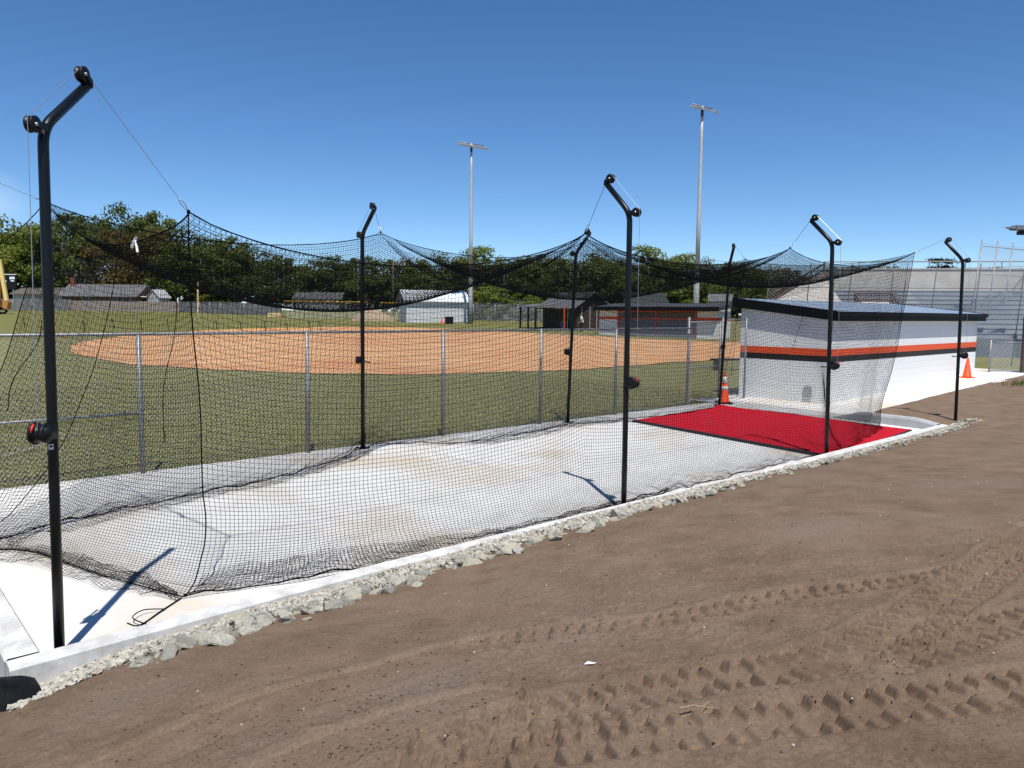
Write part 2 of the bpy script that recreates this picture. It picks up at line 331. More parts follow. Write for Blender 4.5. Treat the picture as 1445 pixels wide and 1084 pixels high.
# kerbs
def kerb(sa, zt_):
    mb = MB(); o = -ko(sa); prof = [(.0, -.5), (.0, -.02), (.015, 0), (.15, 0), (.17, -.025), (.18, -.3)]
    P = np.stack([np.stack([sa, o + dx, zt_ + dz + 0 * sa], -1) for dx, dz in prof], 1); mb.grid(P[:, ::-1])
    a = P[0]; b = P[-1]
    for q in (a, b): mb.add(list(q), [(0, 1, 4, 5), (1, 2, 3, 4)])
    return mb
zk = np.interp(np.linspace(-.36, 17.9, 90), [-.36, 10.6, 11.3, 17.9], [.03, .03, .05, .04])
local_struct(kerb(np.linspace(-.36, 17.9, 90), zk), "front_kerb", M_KERB)
mb = MB(); cs = np.linspace(-.108, 6.1, 20)
prof = [(-.36, -.5), (-.36, .055), (-.34, .072), (-.155, .072), (-.135, .05), (-.13, -.2)]
mb.grid(np.stack([np.stack([dx + 0 * cs, cs, dz + zs(cs) + .06], -1) for dx, dz in prof], 1))
local_struct(mb, "end_kerb", M_KERB)
mb = MB(); cs = np.linspace(.13, 2.6, 14); zt2 = np.interp(cs, [.13, .6, 1.9, 2.6], [.05, .14, .15, -.04])
mb.grid(np.stack([np.stack([dx + 0 * cs, cs, zt2 * k - .2 * (1 - k)], -1) for dx, k in [(17.68, 0), (17.685, .85), (17.71, 1), (17.9, 1), (17.93, .85), (17.94, 0)]], 1))
local_struct(mb, "far_end_kerb", mat("grey_kerb_concrete", (.42, .42, .43), .85, (.36, .36, .37), 5, bump=.003, bscale=40))

# ------------------------------------------------------------------ dirt, with wheel ruts pressed into it
def px_line(pts): return catmull([dirt_hit(*p) for p in pts], 10, False)
TRACKS = [  # pixel-measured course, half width, period, bar skew, depth
    (px_line([(560, 945), (650, 917), (760, 895), (880, 880), (1000, 863), (1100, 842), (1200, 829), (1300, 815), (1420, 790)]), .13, .105, ((958, 859), (970, 867)), .036, 1),
    (px_line([(640, 1052), (740, 1015), (860, 985), (1000, 955), (1110, 943), (1215, 915), (1290, 872), (1360, 826), (1450, 764), (1560, 690)]), .19, .105, ((1300, 886), (1340, 892)), .054, 2),
    (px_line([(520, 1125), (640, 1072), (760, 1055), (900, 1035), (1040, 1018), (1200, 1002), (1330, 985), (1450, 968), (1600, 955), (1850, 945)]), .185, .11, ((1213, 1010), (1244, 1032)), .060, 3),
    (px_line([(150, 1090), (330, 1015), (480, 968), (620, 928)]), .21, .11, ((958, 859), (970, 867)), .020, 6),
    (px_line([(330, 1120), (470, 1055), (600, 1010), (690, 990)]), .18, .11, ((958, 859), (970, 867)), .022, 7),
    (px_line([(1250, 935), (1330, 905), (1400, 880), (1480, 862), (1620, 840), (1800, 830)]), .16, .10, ((1300, 905), (1335, 915)), .045, 4),
]
def refine(a0, lo, hi, a1, d, co): 
    return np.unique(np.round(np.concatenate([np.arange(a0, lo, co), np.arange(lo, hi, d), np.arange(hi, a1 + co, co)]), 4))
SG = np.concatenate([np.arange(-16, -1.5, .35), np.arange(-1.5, 6.4, .010), np.arange(6.4, 10, .025), np.arange(10, 19, .05), np.arange(19, 35.1, .2)])
CG = np.concatenate([np.arange(-1.9, .2, .15), np.arange(.2, 1.4, .03), np.arange(1.4, 5.9, .010), np.arange(5.9, 7, .1), np.arange(7, 20, .5)])
S2, C2 = np.meshgrid(SG, CG, indexing='ij')
Z2 = dirt_z(S2, C2)
trk = np.zeros_like(Z2); inband = np.zeros_like(Z2)
for (pl, hw, per, skew, dep, sd_) in TRACKS:
    lo = pl.min(0) - .5; hi = pl.max(0) + .5
    msk = (S2 > lo[0]) & (S2 < hi[0]) & (C2 > lo[1]) & (C2 < hi[1])
    ii = np.nonzero(msk.ravel())[0]; q = np.stack([S2.ravel()[ii], C2.ravel()[ii]], -1)
    b0, b1 = np.array(dirt_hit(*skew[0])), np.array(dirt_hit(*skew[1])); bd = b1 - b0; im = int(np.argmin(np.linalg.norm(pl[:-1] - b0, axis=1))); td = pl[im + 1] - pl[im]; td /= np.linalg.norm(td)
    kk = float(np.clip(-(bd @ td) / (bd @ np.array([td[1], -td[0]]) + 1e-9), -1.6, 1.6))
    best = np.full(len(q), 9.0); arc = np.zeros(len(q)); lat = np.zeros(len(q)); acc = 0.0
    for a, b in zip(pl[:-1], pl[1:]):
        d = b - a; L_ = np.linalg.norm(d)
        if L_ < 1e-6: continue
        d /= L_; r_ = q - a; t = np.clip(r_ @ d, 0, L_); e = r_ - t[:, None] * d; dist = np.linalg.norm(e, axis=1)
        sg = r_[:, 0] * d[1] - r_[:, 1] * d[0]; k = dist < best
        best[k] = dist[k]; arc[k] = acc + t[k]; lat[k] = np.sign(sg[k]) * dist[k]; acc += L_
    wob = fbm(q[:, 0], q[:, 1], 2.5, 3, 50 + sd_)
    hwv = hw * (1 + .12 * wob); m_in = 1 - np.clip((best - hwv) / .018, 0, 1); m_in = m_in * m_in * (3 - 2 * m_in)
    fade = np.clip(1.0 + 1.2 * fbm(q[:, 0], q[:, 1], 1.1, 3, 70 + sd_), .35, 1)
    side = np.sign(lat); x = np.abs(lat) / hwv
    ph = (arc + kk * lat + np.where(side > 0, 0, per * .5)) / per; idx = np.floor(ph); fr = ph - idx
    jit = (_h(idx.astype(np.int64), (side > 0).astype(np.int64), 5 + sd_) - .5)
    prof = np.clip(1 - np.abs((fr - .5 - jit * .12) / .30) ** 5.0, 0, 1)
    long_ = np.where((idx.astype(int) % 2) == 0, .14, .42)
    wlat = np.clip((x - long_) / .05, 0, 1) * np.clip((.98 - x) / .05, 0, 1)
    broken = np.clip(1.0 + 1.0 * vnoise(idx * 1.7 + 9.3, side * 3.1 + sd_, 90), .55, 1)
    if sd_ > 5: broken = broken * .22
    h = m_in * (-dep * fade + dep * 1.1 * fade * prof * wlat * broken)
    berm = np.exp(-((best - hwv - .05) / .045) ** 2) * .012 * fade * (1 + 1.2 * wob)
    add = h + berm * (1 - m_in)
    T_ = trk.ravel(); T_[ii] = np.where(np.abs(add) > np.abs(T_[ii]), add, T_[ii]); trk = T_.reshape(Z2.shape)
    B_ = inband.ravel(); B_[ii] = np.maximum(B_[ii], m_in); inband = B_.reshape(Z2.shape)
near = np.clip((8 - S2) / 3, 0, 1)
Z2 += trk
Z2 += .03 * fbm(S2, C2, .8, 3, 3) + .010 * (.3 + .7 * near) * fbm(S2, C2, 5, 3, 11)
clod = fbm(S2, C2, 18, 4, 21); smooth_ = np.clip(.55 + 1.6 * fbm(S2, C2, .9, 2, 33), 0.08, 1)
Z2 += near * (1 - .93 * inband) * smooth_ * (.016 * clod + .03 * np.clip(clod - .25, 0, None))
mb = MB().grid(np.stack([S2, -C2, Z2], -1)[:, ::-1])
v0 = mb.v[0]
# leave the dirt out under the slab and apron
f = mb.f[0]; cen_ = v0[f].mean(1); slab = (cen_[:, 0] > -.2) & (cen_[:, 0] < 17.75) & (cen_[:, 1] > -.02)
apr = (cen_[:, 0] > 17.5) & (cen_[:, 1] > np.interp(cen_[:, 0], pe[:, 0], pe[:, 1]) + .12)
mb.f[0] = f[~(slab | apr)]
dirt = local_struct(mb, "dirt_bank", M_DIRT, smooth=True)
loose = np.clip(1 - .93 * inband, 0, 1) * np.clip(.35 + 1.5 * smooth_, .15, 1); at_ = dirt.data.attributes.new("loose", 'FLOAT', 'POINT'); at_.data.foreach_set("value", loose[:, ::-1].ravel().astype(np.float32))

# grass blades near the fence (nobody could count them)
nb = 60000
gs = np.random.uniform(-7, 20, nb); gc = 6.2 + np.random.rand(nb) ** 1.4 * 15
edge = gc - 6.2 < .5 + .5 * np.random.rand(nb); keep = ~(edge & (np.random.rand(nb) < .8)); gs, gc = gs[keep], gc[keep]; nb = len(gs)
bx = OO[0] + AX[0] * gs + CX[0] * gc; by = OO[1] + AX[1] * gs + CX[1] * gc; bz = field_z(by) - .035
ang = np.random.rand(nb) * 6.28; hh = .035 + .05 * np.random.rand(nb); wd = .012
dx, dy = np.cos(ang) * wd, np.sin(ang) * wd; lx, ly = np.random.randn(nb) * .02, np.random.randn(nb) * .02
V = np.stack([np.stack([bx - dx, by - dy, bz], -1), np.stack([bx + dx, by + dy, bz], -1), np.stack([bx + lx, by + ly, bz + hh], -1)], 1).reshape(-1, 3)
i3 = np.arange(nb) * 3; tag(MB().add(V, np.stack([i3, i3 + 1, i3 + 2, i3 + 2], -1)).build("grass_blades", M_GRASS), "short dull green grass beyond the chain link fence", "grass", kind="stuff")
# weeds on the dirt by the gate
V = []; F_ = []
for k in range(260):
    s = random.gauss(27.6, .6); c = -(-1.0 + random.gauss(0, .22)); z = float(dirt_z(s, -c)); p = W(s, c, z)
    a = random.random() * 6.28; h = .05 + .16 * random.random(); q = len(V); d_ = np.array([math.cos(a), math.sin(a), 0])
    V += [p - d_ * .012, p + d_ * .012, p + np.array([random.gauss(0, .06), random.gauss(0, .06), h])]; F_.append((q, q + 1, q + 2, q + 2))
tag(MB().add(V, F_).build("weeds", mat("weed_green", (.10, .13, .03), .6)), "thin green weeds growing on the dirt by the sign board", "weeds", kind="stuff")

# ------------------------------------------------------------------ stones
def ico_rock(rad, seed, sub=2, flat=.75):
    rs = np.random.RandomState(seed); bm = bmesh.new(); n = 15 if sub > 1 else 9
    q = rs.randn(n, 3); q /= np.linalg.norm(q, axis=1)[:, None]; q *= rs.uniform(.72, 1.05, n)[:, None]; q *= np.array([1, .7 + .3 * rs.rand(), flat * (.75 + .4 * rs.rand())])
    vs_ = [bm.verts.new(tuple(x)) for x in q]; bmesh.ops.convex_hull(bm, input=vs_)
    bmesh.ops.delete(bm, geom=[v for v in bm.verts if not v.link_faces], context='VERTS')
    if sub > 1:
        bmesh.ops.bevel(bm, geom=list(bm.edges), offset=.045, segments=1, affect='EDGES'); bmesh.ops.triangulate(bm, faces=list(bm.faces)); bmesh.ops.subdivide_edges(bm, edges=[e for e in bm.edges if e.calc_length() > .3], cuts=1)
        for v in bm.verts: v.co += Vector(rs.randn(3)) * .018
    bmesh.ops.triangulate(bm, faces=list(bm.faces)); bmesh.ops.recalc_face_normals(bm, faces=list(bm.faces)); bm.verts.index_update()
    v = np.array([q_.co[:] for q_ in bm.verts]); f = [[q_.index for q_ in p.verts] for p in bm.faces]; bm.free()
    return v * rad, [(a, b, c, c) for a, b, c in f]
rock_mesh = []
for k in range(10):
    v, f = ico_rock(1, 40 + k, 2); o = MB().add(v, f).build("riprap_stone", [M_ROCK, mat("buff_stone", (.50, .465, .375), .9, (.38, .35, .28), 4, bump=.012, bscale=22), mat("dark_slate_stone", (.27, .262, .23), .85, (.39, .375, .32), 5, bump=.012, bscale=22)][k % 3]); rock_mesh.append(o.data)
    bpy.data.objects.remove(o)
RL = {0: "grey angular stone in the row of riprap below the kerb", 1: "buff angular stone in the row of riprap below the kerb", 2: "dark grey angular stone in the row of riprap below the kerb"}
for k in range(295):
    s = .25 + 18.6 * (k / 295) ** 1.45 + random.uniform(-.05, .05)
    big = np.interp(s, [.3, .9, 4.5, 7, 9, 18], [.05, .085, .088, .065, .05, .042]) * random.uniform(.5, 1.35)
    cc = np.interp(s, [0, 1, 5, 10, 18], [.84, .82, .74, .58, .42]) + random.gauss(0, .10)
    i = random.randrange(10); o = bpy.data.objects.new("riprap_stone", rock_mesh[i]); COL.objects.link(o)
    p = W(s, -cc, float(dirt_z(s, cc)) + big * random.uniform(-.05, .28)); o.location = p; o.scale = (big * random.uniform(.9, 1.5), big, big * random.uniform(.7, 1.1)); o.rotation_euler = (random.gauss(0, .35), random.gauss(0, .35), random.random() * 6.28)
    tag(o, RL[i % 3], "stone", "riprap stones along the kerb")
V = []; Fc = []; nv = 0
gproto = [ico_rock(1, 200 + k, 1) for k in range(6)]
for k in range(7500):
    s = -.45 + 18.2 * random.random() ** 1.5; o_ = ko(s); wd = np.interp(s, [-.4, .3, 1, 5, 10, 18], [.62, .5, .46, .42, .36, .26])
    cc = o_ + .01 + wd * random.random(); r_ = random.uniform(.008, .030) * (1.15 if s < 1 else 1)
    v, f = gproto[k % 6]; a = random.random() * 6.28; ca, sa_ = math.cos(a), math.sin(a)
    v = v @ np.array([[ca, -sa_, 0], [sa_, ca, 0], [0, 0, 1]]) * r_
    V.append(v + np.array([s, -cc, float(dirt_z(s, cc)) + .012 + .008 * math.sin(s * 5) + r_ * .3])); Fc.append(np.array(f) + nv); nv += len(v)
for k in range(1500):
    s = .1 + 18.7 * random.random() ** 1.3; cc = ko(s) + np.interp(s, [0, 1, 5, 10, 18], [.42, .45, .45, .34, .24]) * random.uniform(.35, 1.25); r_ = random.uniform(.018, .042)
    v, f = gproto[k % 6]; a = random.random() * 6.28; ca, sa_ = math.cos(a), math.sin(a); v = v @ np.array([[ca, -sa_, 0], [sa_, ca, 0], [0, 0, 1]]) * r_
    V.append(v + np.array([s, -cc, float(dirt_z(s, cc)) + .012 + r_ * .35])); Fc.append(np.array(f) + nv); nv += len(v)
mb = MB().add(np.concatenate(V), np.concatenate(Fc)); g = mb.build("gravel", M_GRAVEL); g.location = CAGE_LOC; g.rotation_euler = (0, 0, ROTZ)
tag(g, "pale crushed gravel filling the strip beside the kerb", "gravel", kind="stuff")
# bed under the gravel
sa = np.linspace(-.5, 18.2, 120); wd = np.interp(sa, [-.4, .3, 1, 5, 10, 18], [.66, .56, .52, .48, .42, .32])
P = np.stack([np.stack([sa, -(ko(sa) - .0 + wd * t), dirt_z(sa, ko(sa) + wd * t) + .012 * (1 - t ** 4) + .012 * fbm(sa, sa * 0 + t * 3, 6, 3, 8) - .012 * t], -1) for t in np.linspace(0, 1, 14)], 1)
o = MB().grid(P[:, ::-1]).build("gravel_bed", M_GRAVEL, smooth=True); o.location = CAGE_LOC; o.rotation_euler = (0, 0, ROTZ); tag(o, kind="structure")
# pebbles and crumbs lying on the dirt
for nm, m_, n_, rr, lab in (("pebbles", mat("pale_pebble", (.50, .46, .40), .8), 150, (.003, .010), "scattered pale pebbles lying on the brown dirt"),
                            ("dirt_crumbs", M_DIRT, 4200, (.002, .012), "loose crumbs of brown dirt beside the wheel ruts")):
    V = []; Fc = []; nv = 0
    for k in range(n_):
        if nm == "pebbles" or k % 5 == 0: s = random.uniform(-1.5, 11) if nm == "pebbles" else random.uniform(-1, 7); cc = random.uniform(1.0, 5.2)
        else:
            if k % 5 == 1: tl = random.choice(TRACKS)[0]; q0 = tl[random.randrange(len(tl))]; c0s, c0c = q0[0] + random.gauss(0, .25), q0[1] + random.gauss(0, .22)
            s, cc = c0s + random.gauss(0, .05), min(max(c0c + random.gauss(0, .04), 1.0), 6.5)
        r_ = random.uniform(*rr) * (1 if nm == "pebbles" else random.random() ** .7 + .15)
        i, j = min(np.searchsorted(SG, s), len(SG) - 1), min(np.searchsorted(CG, cc), len(CG) - 1)
        v, f = gproto[k % 6]; V.append(v * r_ + np.array([s, -cc, Z2[i, j] + r_ * .3])); Fc.append(np.array(f) + nv); nv += len(v)
    o = MB().add(np.concatenate(V), np.concatenate(Fc)).build(nm, m_); o.location = CAGE_LOC; o.rotation_euler = (0, 0, ROTZ); tag(o, lab, nm.split("_")[-1], kind="stuff")
# scrap of white paper and a twig
def on_dirt(u, v, lift=.01):
    s, cc = dirt_hit(u, v); i, j = min(np.searchsorted(SG, s), len(SG) - 1), min(np.searchsorted(CG, cc), len(CG) - 1); return W(s, -cc, Z2[i, j] + lift)
p = on_dirt(833, 938); V = np.array([[-.05, -.01, 0], [-.01, -.018, .008], [.03, -.006, .004], [.05, .004, .01], [.03, .014, .002], [-.02, .012, .012]])
V = V * .7; V = np.concatenate([V, V - [0, 0, .004]])
o = MB().add(V, [(0, 1, 4, 5), (1, 2, 3, 4), (6, 11, 10, 7), (7, 10, 9, 8), (0, 6, 7, 1), (1, 7, 8, 2), (2, 8, 9, 3), (3, 9, 10, 4), (4, 10, 11, 5), (5, 11, 6, 0)]).build("paper_scrap", M_WHITEP); o.location = p
tag(o, "small torn white scrap lying on the brown dirt", "scrap")
p = on_dirt(985, 1003, .012); mb = MB(); mb.tube([(-.09, 0, 0), (-.02, .01, .01), (.05, 0, .004), (.10, -.02, .012)], [.003, .003, .002, .0015], 5); mb.tube([(.02, .0, .008), (.06, .03, .02)], .0018, 5)
o = mb.build("twig", mat("dry_twig", (.34, .25, .15), .8)); o.location = p; tag(o, "dry pale twig lying between the wheel ruts", "twig")

# black fabric heap at the near corner of the kerb
n = 26; uu, vv = np.meshgrid(np.linspace(0, 1, n), np.linspace(0, 1, n), indexing='ij')
sx_ = -1.25 + 1.0 * uu; cc_ = .30 + .62 * vv - .10 * uu
hh = np.sin(np.pi * np.clip(vv, 0, 1)) ** .6 * (1 - .72 * uu ** 2.6) * .42 + .05 * fbm(uu, vv, 4, 3, 4) + .035 * np.abs(np.sin(7 * uu + 9 * vv)) * (1 - uu)
zz = np.minimum(dirt_z(sx_, cc_), .0) - .03 + np.clip(hh, 0, None)
mb = MB().grid(np.stack([sx_, -cc_, zz], -1)[:, ::-1]); o = mb.build("fabric_heap", mat("black_geotextile", (.004, .004, .005), .6, (.010, .010, .011), 12, spec=.15, bump=.004, bscale=50), smooth=True)
o.location = CAGE_LOC; o.rotation_euler = (0, 0, ROTZ); tag(o, "crumpled black ground fabric heaped against the near kerb corner", "fabric")

# ================================================================== CAGE POLES
def V3(*a): return np.array(a, float)
POLES = [  # base world xy, arm direction (in cage frame), reach, rise, label
    ((-3.355, 5.55), (.72, .70), .55, .45, "tall bent black net pole at the nearest left corner of the slab"),
    ((1.494, 10.03), (-.05, 1), .40, .42, "black bent net pole midway along the near kerb, its base above the stone row"),
    ((5.743, 13.91), (0, 1), .42, .42, "black bent net pole standing on the near kerb at the red mat's corner"),
    ((10.428, 18.0), (-.70, .72), .42, .42, "black bent net pole in front of the white dugout wall at the far kerb corner"),
    ((-2.719, 13.97), (0, -1), .42, .42, "black bent net pole by the fence, seen against the clay infield's near middle"),
    ((1.289, 17.62), (0, -1), .42, .42, "black bent net pole by the fence, left of the far dugout"),
    ((5.732, 21.2), (-.7, -.7), .42, .42, "black bent net pole by the fence gate beside the banded traffic cone"),
    ((-7.05, 8.0), (.7, -.7), .42, .42, "black bent net pole at the fence beyond the photo's left edge"),
]
LEAN = [(.05, 0), (-.01, 0), (-.07, 0), (-.06, 0), (.02, 0), (.12, 0), (.15, 0), (0, 0)]
TIPS = []
def make_pole(k):
    (px, py), ad, reach, rise, lab = POLES[k]
    a = AX * ad[0] + CX * ad[1]; a[2] = 0; a /= np.linalg.norm(a); side = np.cross([0, 0, 1], a)
    zr = float(zs(to_sc((px, py, 0))[1])); root = thing("net_pole", lab, "pole", (px, py, zr), 0, "bent black poles carrying the batting cage net")
    ln = V3(LEAN[k][0], LEAN[k][1], 0) / 3.84
    def B(z): return ln * z + V3(0, 0, z)
    H = 3.84 + (-.085, -.06, -.05, -.04, .02, 0, .03, 0)[k] - zr; el = B(H); tip = el + a * reach + V3(0, 0, rise); dirA = (tip - el) / np.linalg.norm(tip - el)
    bend = []
    for t in np.linspace(0, 1, 9):
        p0 = B(H - .13); p2 = el + dirA * .13; bend.append((1 - t) ** 2 * p0 + 2 * t * (1 - t) * el + t * t * p2)
    MB().tube([B(0.0), B(1.2), B(2.4)] + bend + [tip], .0365, 14).build("shaft", M_BLACK, root, True)
    mb = MB(); mb.box(-.10, .10, -.10, .10, .001, .013)
    for i in (-1, 1):
        for j in (-1, 1): mb.disc((i * .075, j * .075, .022), (0, 0, 1), .014, .018, 6)
    pl = mb.build("base_plate", M_BLACK, root); pl.rotation_euler = (0, 0, ROTZ)
    for nm_, c in (("elbow_pulley", el - a * .105 + V3(0, 0, -.0)), ("tip_pulley", tip + dirA * .0 + np.cross(side, dirA) * -.088)):
        if nm_ == "tip_pulley":
            nrm = np.cross(dirA, side); nrm *= np.sign(nrm[2]); c = tip + nrm * .088 - dirA * .02
        pu = MB().disc(c, side, .058, .055).build("pulley", M_BLKPL, root, True)
        mb = MB(); mb.tube([c - side * .04, c + side * .04], .013, 8)
        mb.build("axle", M_STEEL, pu, True)
        br = MB(); q = el if nm_ == "elbow_pulley" else tip
        for sgn in (-1, 1): br.hexa([q + side * sgn * .034 - V3(0, 0, .03), q + side * sgn * .040 - V3(0, 0, .03), c + side * sgn * .040 - V3(0, 0, .02), c + side * sgn * .034 - V3(0, 0, .02)], [q + side * sgn * .034 + V3(0, 0, .03), q + side * sgn * .040 + V3(0, 0, .03), c + side * sgn * .040 + V3(0, 0, .02), c + side * sgn * .034 + V3(0, 0, .02)])
        br.build("bracket", M_BLKPL, pu)
        if nm_ == "elbow_pulley": ce = c
        else: ct = c
    # winch on the outer side
    zw = 1.61 - zr; wc = B(zw) - a * .115
    mb = MB(); mb.disc(wc, side, .070, .085); mb.disc(wc + side * .05 - V3(0, 0, .0), side, .082, .012, 18, [(-.006, .03), (-.006, .082), (.006, .082), (.006, .03)])
    for sgn in (-1, 1):
        q = B(zw); mb.hexa([q + side * sgn * .038 - V3(0, 0, .05), q + side * sgn * .046 - V3(0, 0, .05), wc - a * .03 + side * sgn * .046 - V3(0, 0, .05), wc - a * .03 + side * sgn * .038 - V3(0, 0, .05)], [q + side * sgn * .038 + V3(0, 0, .06), q + side * sgn * .046 + V3(0, 0, .06), wc - a * .03 + side * sgn * .046 + V3(0, 0, .04), wc - a * .03 + side * sgn * .038 + V3(0, 0, .04)])
    wi = mb.build("winch", M_BLKPL, root, True)
    mb = MB(); c0 = wc - a * .075 + V3(0, 0, .045) + side * .02; mb.tube([c0 + V3(0, 0, .03) + a * .02, c0, c0 - V3(0, 0, .028) - a * .012], [.007, .009, .007], 8); mb.build("brake_lever", M_RED, wi, True)
    sgnh = 1 if k in (0, 2, 4) else -1
    h0 = wc + side * sgnh * .055; h1 = h0 + side * sgnh * .02 - V3(0, 0, .03) + a * .12; mb = MB(); mb.tube([h0, h0 + side * sgnh * .02, h1, h1 + side * sgnh * .01 + a * .10], [.009, .009, .009, .013], 8); mb.build("crank_handle", M_BLKPL, wi, True)
    # cable: winch -> elbow pulley -> tip pulley
    nrm = np.cross(dirA, side); nrm *= np.sign(nrm[2])
    cab = [wc - a * .045, ce - a * .048 - V3(0, 0, .0), ce - a * .02 + nrm * .046, ct - dirA * .02 + nrm * .046, ct + dirA * .046]
    MB().tube(cab, .0028, 5).build("cable", M_STEEL, root)
    if k == 0:
        q = B(1.50 - zr); tow = -np.array([q[0] + px, q[1] + py, 0]); tow[:2] /= np.linalg.norm(tow[:2]); tow[2] = 0; rt_ = np.cross(tow, [0, 0, 1])
        c = q + tow * .0375 + rt_ * .012
        st = MB().hexa([c - rt_ * .016 - V3(0, 0, .02) - tow * .006, c + rt_ * .016 - V3(0, 0, .02) - tow * .006, c + rt_ * .016 - V3(0, 0, .02) + tow * .002, c - rt_ * .016 - V3(0, 0, .02) + tow * .002],
                       [c - rt_ * .016 + V3(0, 0, .02) - tow * .006, c + rt_ * .016 + V3(0, 0, .02) - tow * .006, c + rt_ * .016 + V3(0, 0, .02) + tow * .002, c - rt_ * .016 + V3(0, 0, .02) + tow * .002]).build("sticker", M_WHITEP, root)
        c = c + tow * .0035
        MB().hexa([c - rt_ * .009 - V3(0, 0, .004) - tow * .001, c + rt_ * .008 - V3(0, 0, .004) - tow * .001, c + rt_ * .008 - V3(0, 0, .004), c - rt_ * .009 - V3(0, 0, .004)],
                  [c - rt_ * .009 + V3(0, 0, .011) - tow * .001, c + rt_ * .008 + V3(0, 0, .013) - tow * .001, c + rt_ * .008 + V3(0, 0, .013), c - rt_ * .009 + V3(0, 0, .011)]).build("print", M_BLKPL, st)
    TIPS.append(np.array([px, py, zr]) + ct + dirA * .046)
for k in range(8): make_pole(k)

# ================================================================== THE NET
def sc3(p): s, c = to_sc(p); return np.array([s, c, p[2]])
FR = [sc3(at_c(266, 299, .75)), sc3(at_c(826, 329, .75)), sc3(at_c(1115, 350, .75)), sc3(at_c(1290, 357, .75))]
BK = [sc3(at_c(64, 285, 4.9)), sc3(at_c(537, 328, 5.15)), sc3(at_c(829, 337, 5.15)), sc3(at_c(1052, 366, 5.15))]
def edge_curve(K, sag, n):       # a rope through hooks, sagging between them
    K = np.array(K); L_ = np.linalg.norm(np.diff(K, axis=0), axis=1); cum = np.concatenate([[0], np.cumsum(L_)]); t = np.linspace(0, cum[-1], n)
    out = np.zeros((n, 3)); u_ = np.zeros(n)
    for i in range(len(L_)):
        m_ = (t >= cum[i] - 1e-9) & (t <= cum[i + 1] + 1e-9); f_ = np.clip((t[m_] - cum[i]) / L_[i], 0, 1); u_[m_] = f_
        p = K[i] * (1 - f_)[:, None] + K[i + 1] * f_[:, None]; p[:, 2] -= sag[i] * (4 * f_ * (1 - f_)) ** .8; p[:, 1] += (.12 if K[0][1] < 2 else -.12) * 4 * f_ * (1 - f_); out[m_] = p
    return out, u_
PITCHN = .048
NS = int(15.6 / PITCHN); NV = int(3.75 / PITCHN); NC = int(4.4 / PITCHN)
FT, fu = edge_curve(FR, [.46, .36, .30], NS); BT, bu = edge_curve(BK, [.36, .42, .30], NS)
tt = np.linspace(0, 1, NS)
# roof hangs between the two top ropes
j = np.linspace(0, 1, NC); bow = 4 * j * (1 - j)
bay = np.clip(np.sin(np.pi * (.5 * fu + .5 * bu)), 0, 1) ** .8
sagc = (.40 + .34 * bay) * np.interp(tt, [0, .33, .66, 1], [1.0, 1.0, .85, .55])
roof = FT[:, None] * (1 - j)[None, :, None] + BT[:, None] * j[None, :, None]
roof[..., 2] -= sagc[:, None] * bow[None] ** .85
roof[..., 2] += .03 * fbm(tt[:, None] * 15 + 0 * j[None], j[None] * 4 + 0 * tt[:, None], 1.2, 3, 61)
def wall(T, Bm, drop, kin, seed, wav):
    """T top rope, Bm bottom edge on the ground; the skirt bends and lies on the slab."""
    n = len(T); q = np.linspace(0, 1, NV)[None, :, None]
    K2 = Bm.copy(); K2[:, 1] += kin; K2[:, 2] = zs(K2[:, 1]) + .03; K2[:, 0] = .7 * Bm[:, 0] + .3 * T[:, 0]
    P1 = T.copy(); P1[:, 2] -= drop; P1[:, :2] = T[:, :2] * .8 + K2[:, :2] * .2
    T_, P1_, K_, B_ = T[:, None], P1[:, None], K2[:, None], Bm[:, None]
    W_ = (1 - q) ** 3 * T_ + 3 * (1 - q) ** 2 * q * P1_ + 3 * (1 - q) * q * q * K_ + q ** 3 * B_
    a, b = np.meshgrid(np.linspace(0, n * PITCHN, n), np.linspace(0, 3.7, NV), indexing='ij'); env = np.sin(np.pi * np.clip(q[..., 0], 0, 1)) ** .7
    W_[..., 1] += wav * fbm(a, b, .55, 3, seed) * env * 2; W_[..., 0] += wav * .7 * fbm(a, b, .7, 3, seed + 9) * env * 2
    low = np.clip((b - 2.7) / .8, 0, 1); W_[..., 2] += low * (.05 * np.abs(fbm(a, b, 3.0, 3, seed + 5)) * 2); W_[..., 1] += low * .09 * fbm(a, b, 2.0, 3, seed + 3)
    W_[..., 2] = np.maximum(W_[..., 2], zs(W_[..., 1]) + .008); return W_
def ground_curve(pts, n, z=.012):
    c = catmull(np.array([(a, b, zs(b) + z) for a, b in pts]), 14, False); L_ = np.concatenate([[0], np.cumsum(np.linalg.norm(np.diff(c, axis=0), axis=1))])
    t = np.linspace(0, L_[-1], n); return np.stack([np.interp(t, L_, c[:, i]) for i in range(3)], -1)
FB = ground_curve([(1.09, .60), (1.92, .36), (2.77, .22), (3.7, .10), (4.86, .08), (6.4, .20), (8.8, .25), (11.2, .32), (12.8, .30), (13.6, .25), (15.0, .55), (16.9, .97)], NS)
BB = ground_curve([(-1.2, 3.3), (.14, 3.44), (1.03, 3.86), (2.43, 4.13), (3.9, 4.45), (4.99, 4.92), (6.46, 5.85), (7.87, 4.97), (9.6, 5.2), (11.2, 5.5), (13.2, 5.15), (15.2, 5.0), (17.0, 5.35)], NS)
front = wall(FT, FB, 2.0, .42, 101, .07); back = wall(BT, BB, 2.0, .25, 131, .08)
q_ = np.linspace(0, 1, NV)[None, :]; i_ = np.arange(NS)[:, None] * PITCHN; front[..., 0] += .42 * np.exp(-(i_ / .8) ** 2) * np.clip(q_, 0, 1) ** 1.6 * (1 - q_) * 3.0
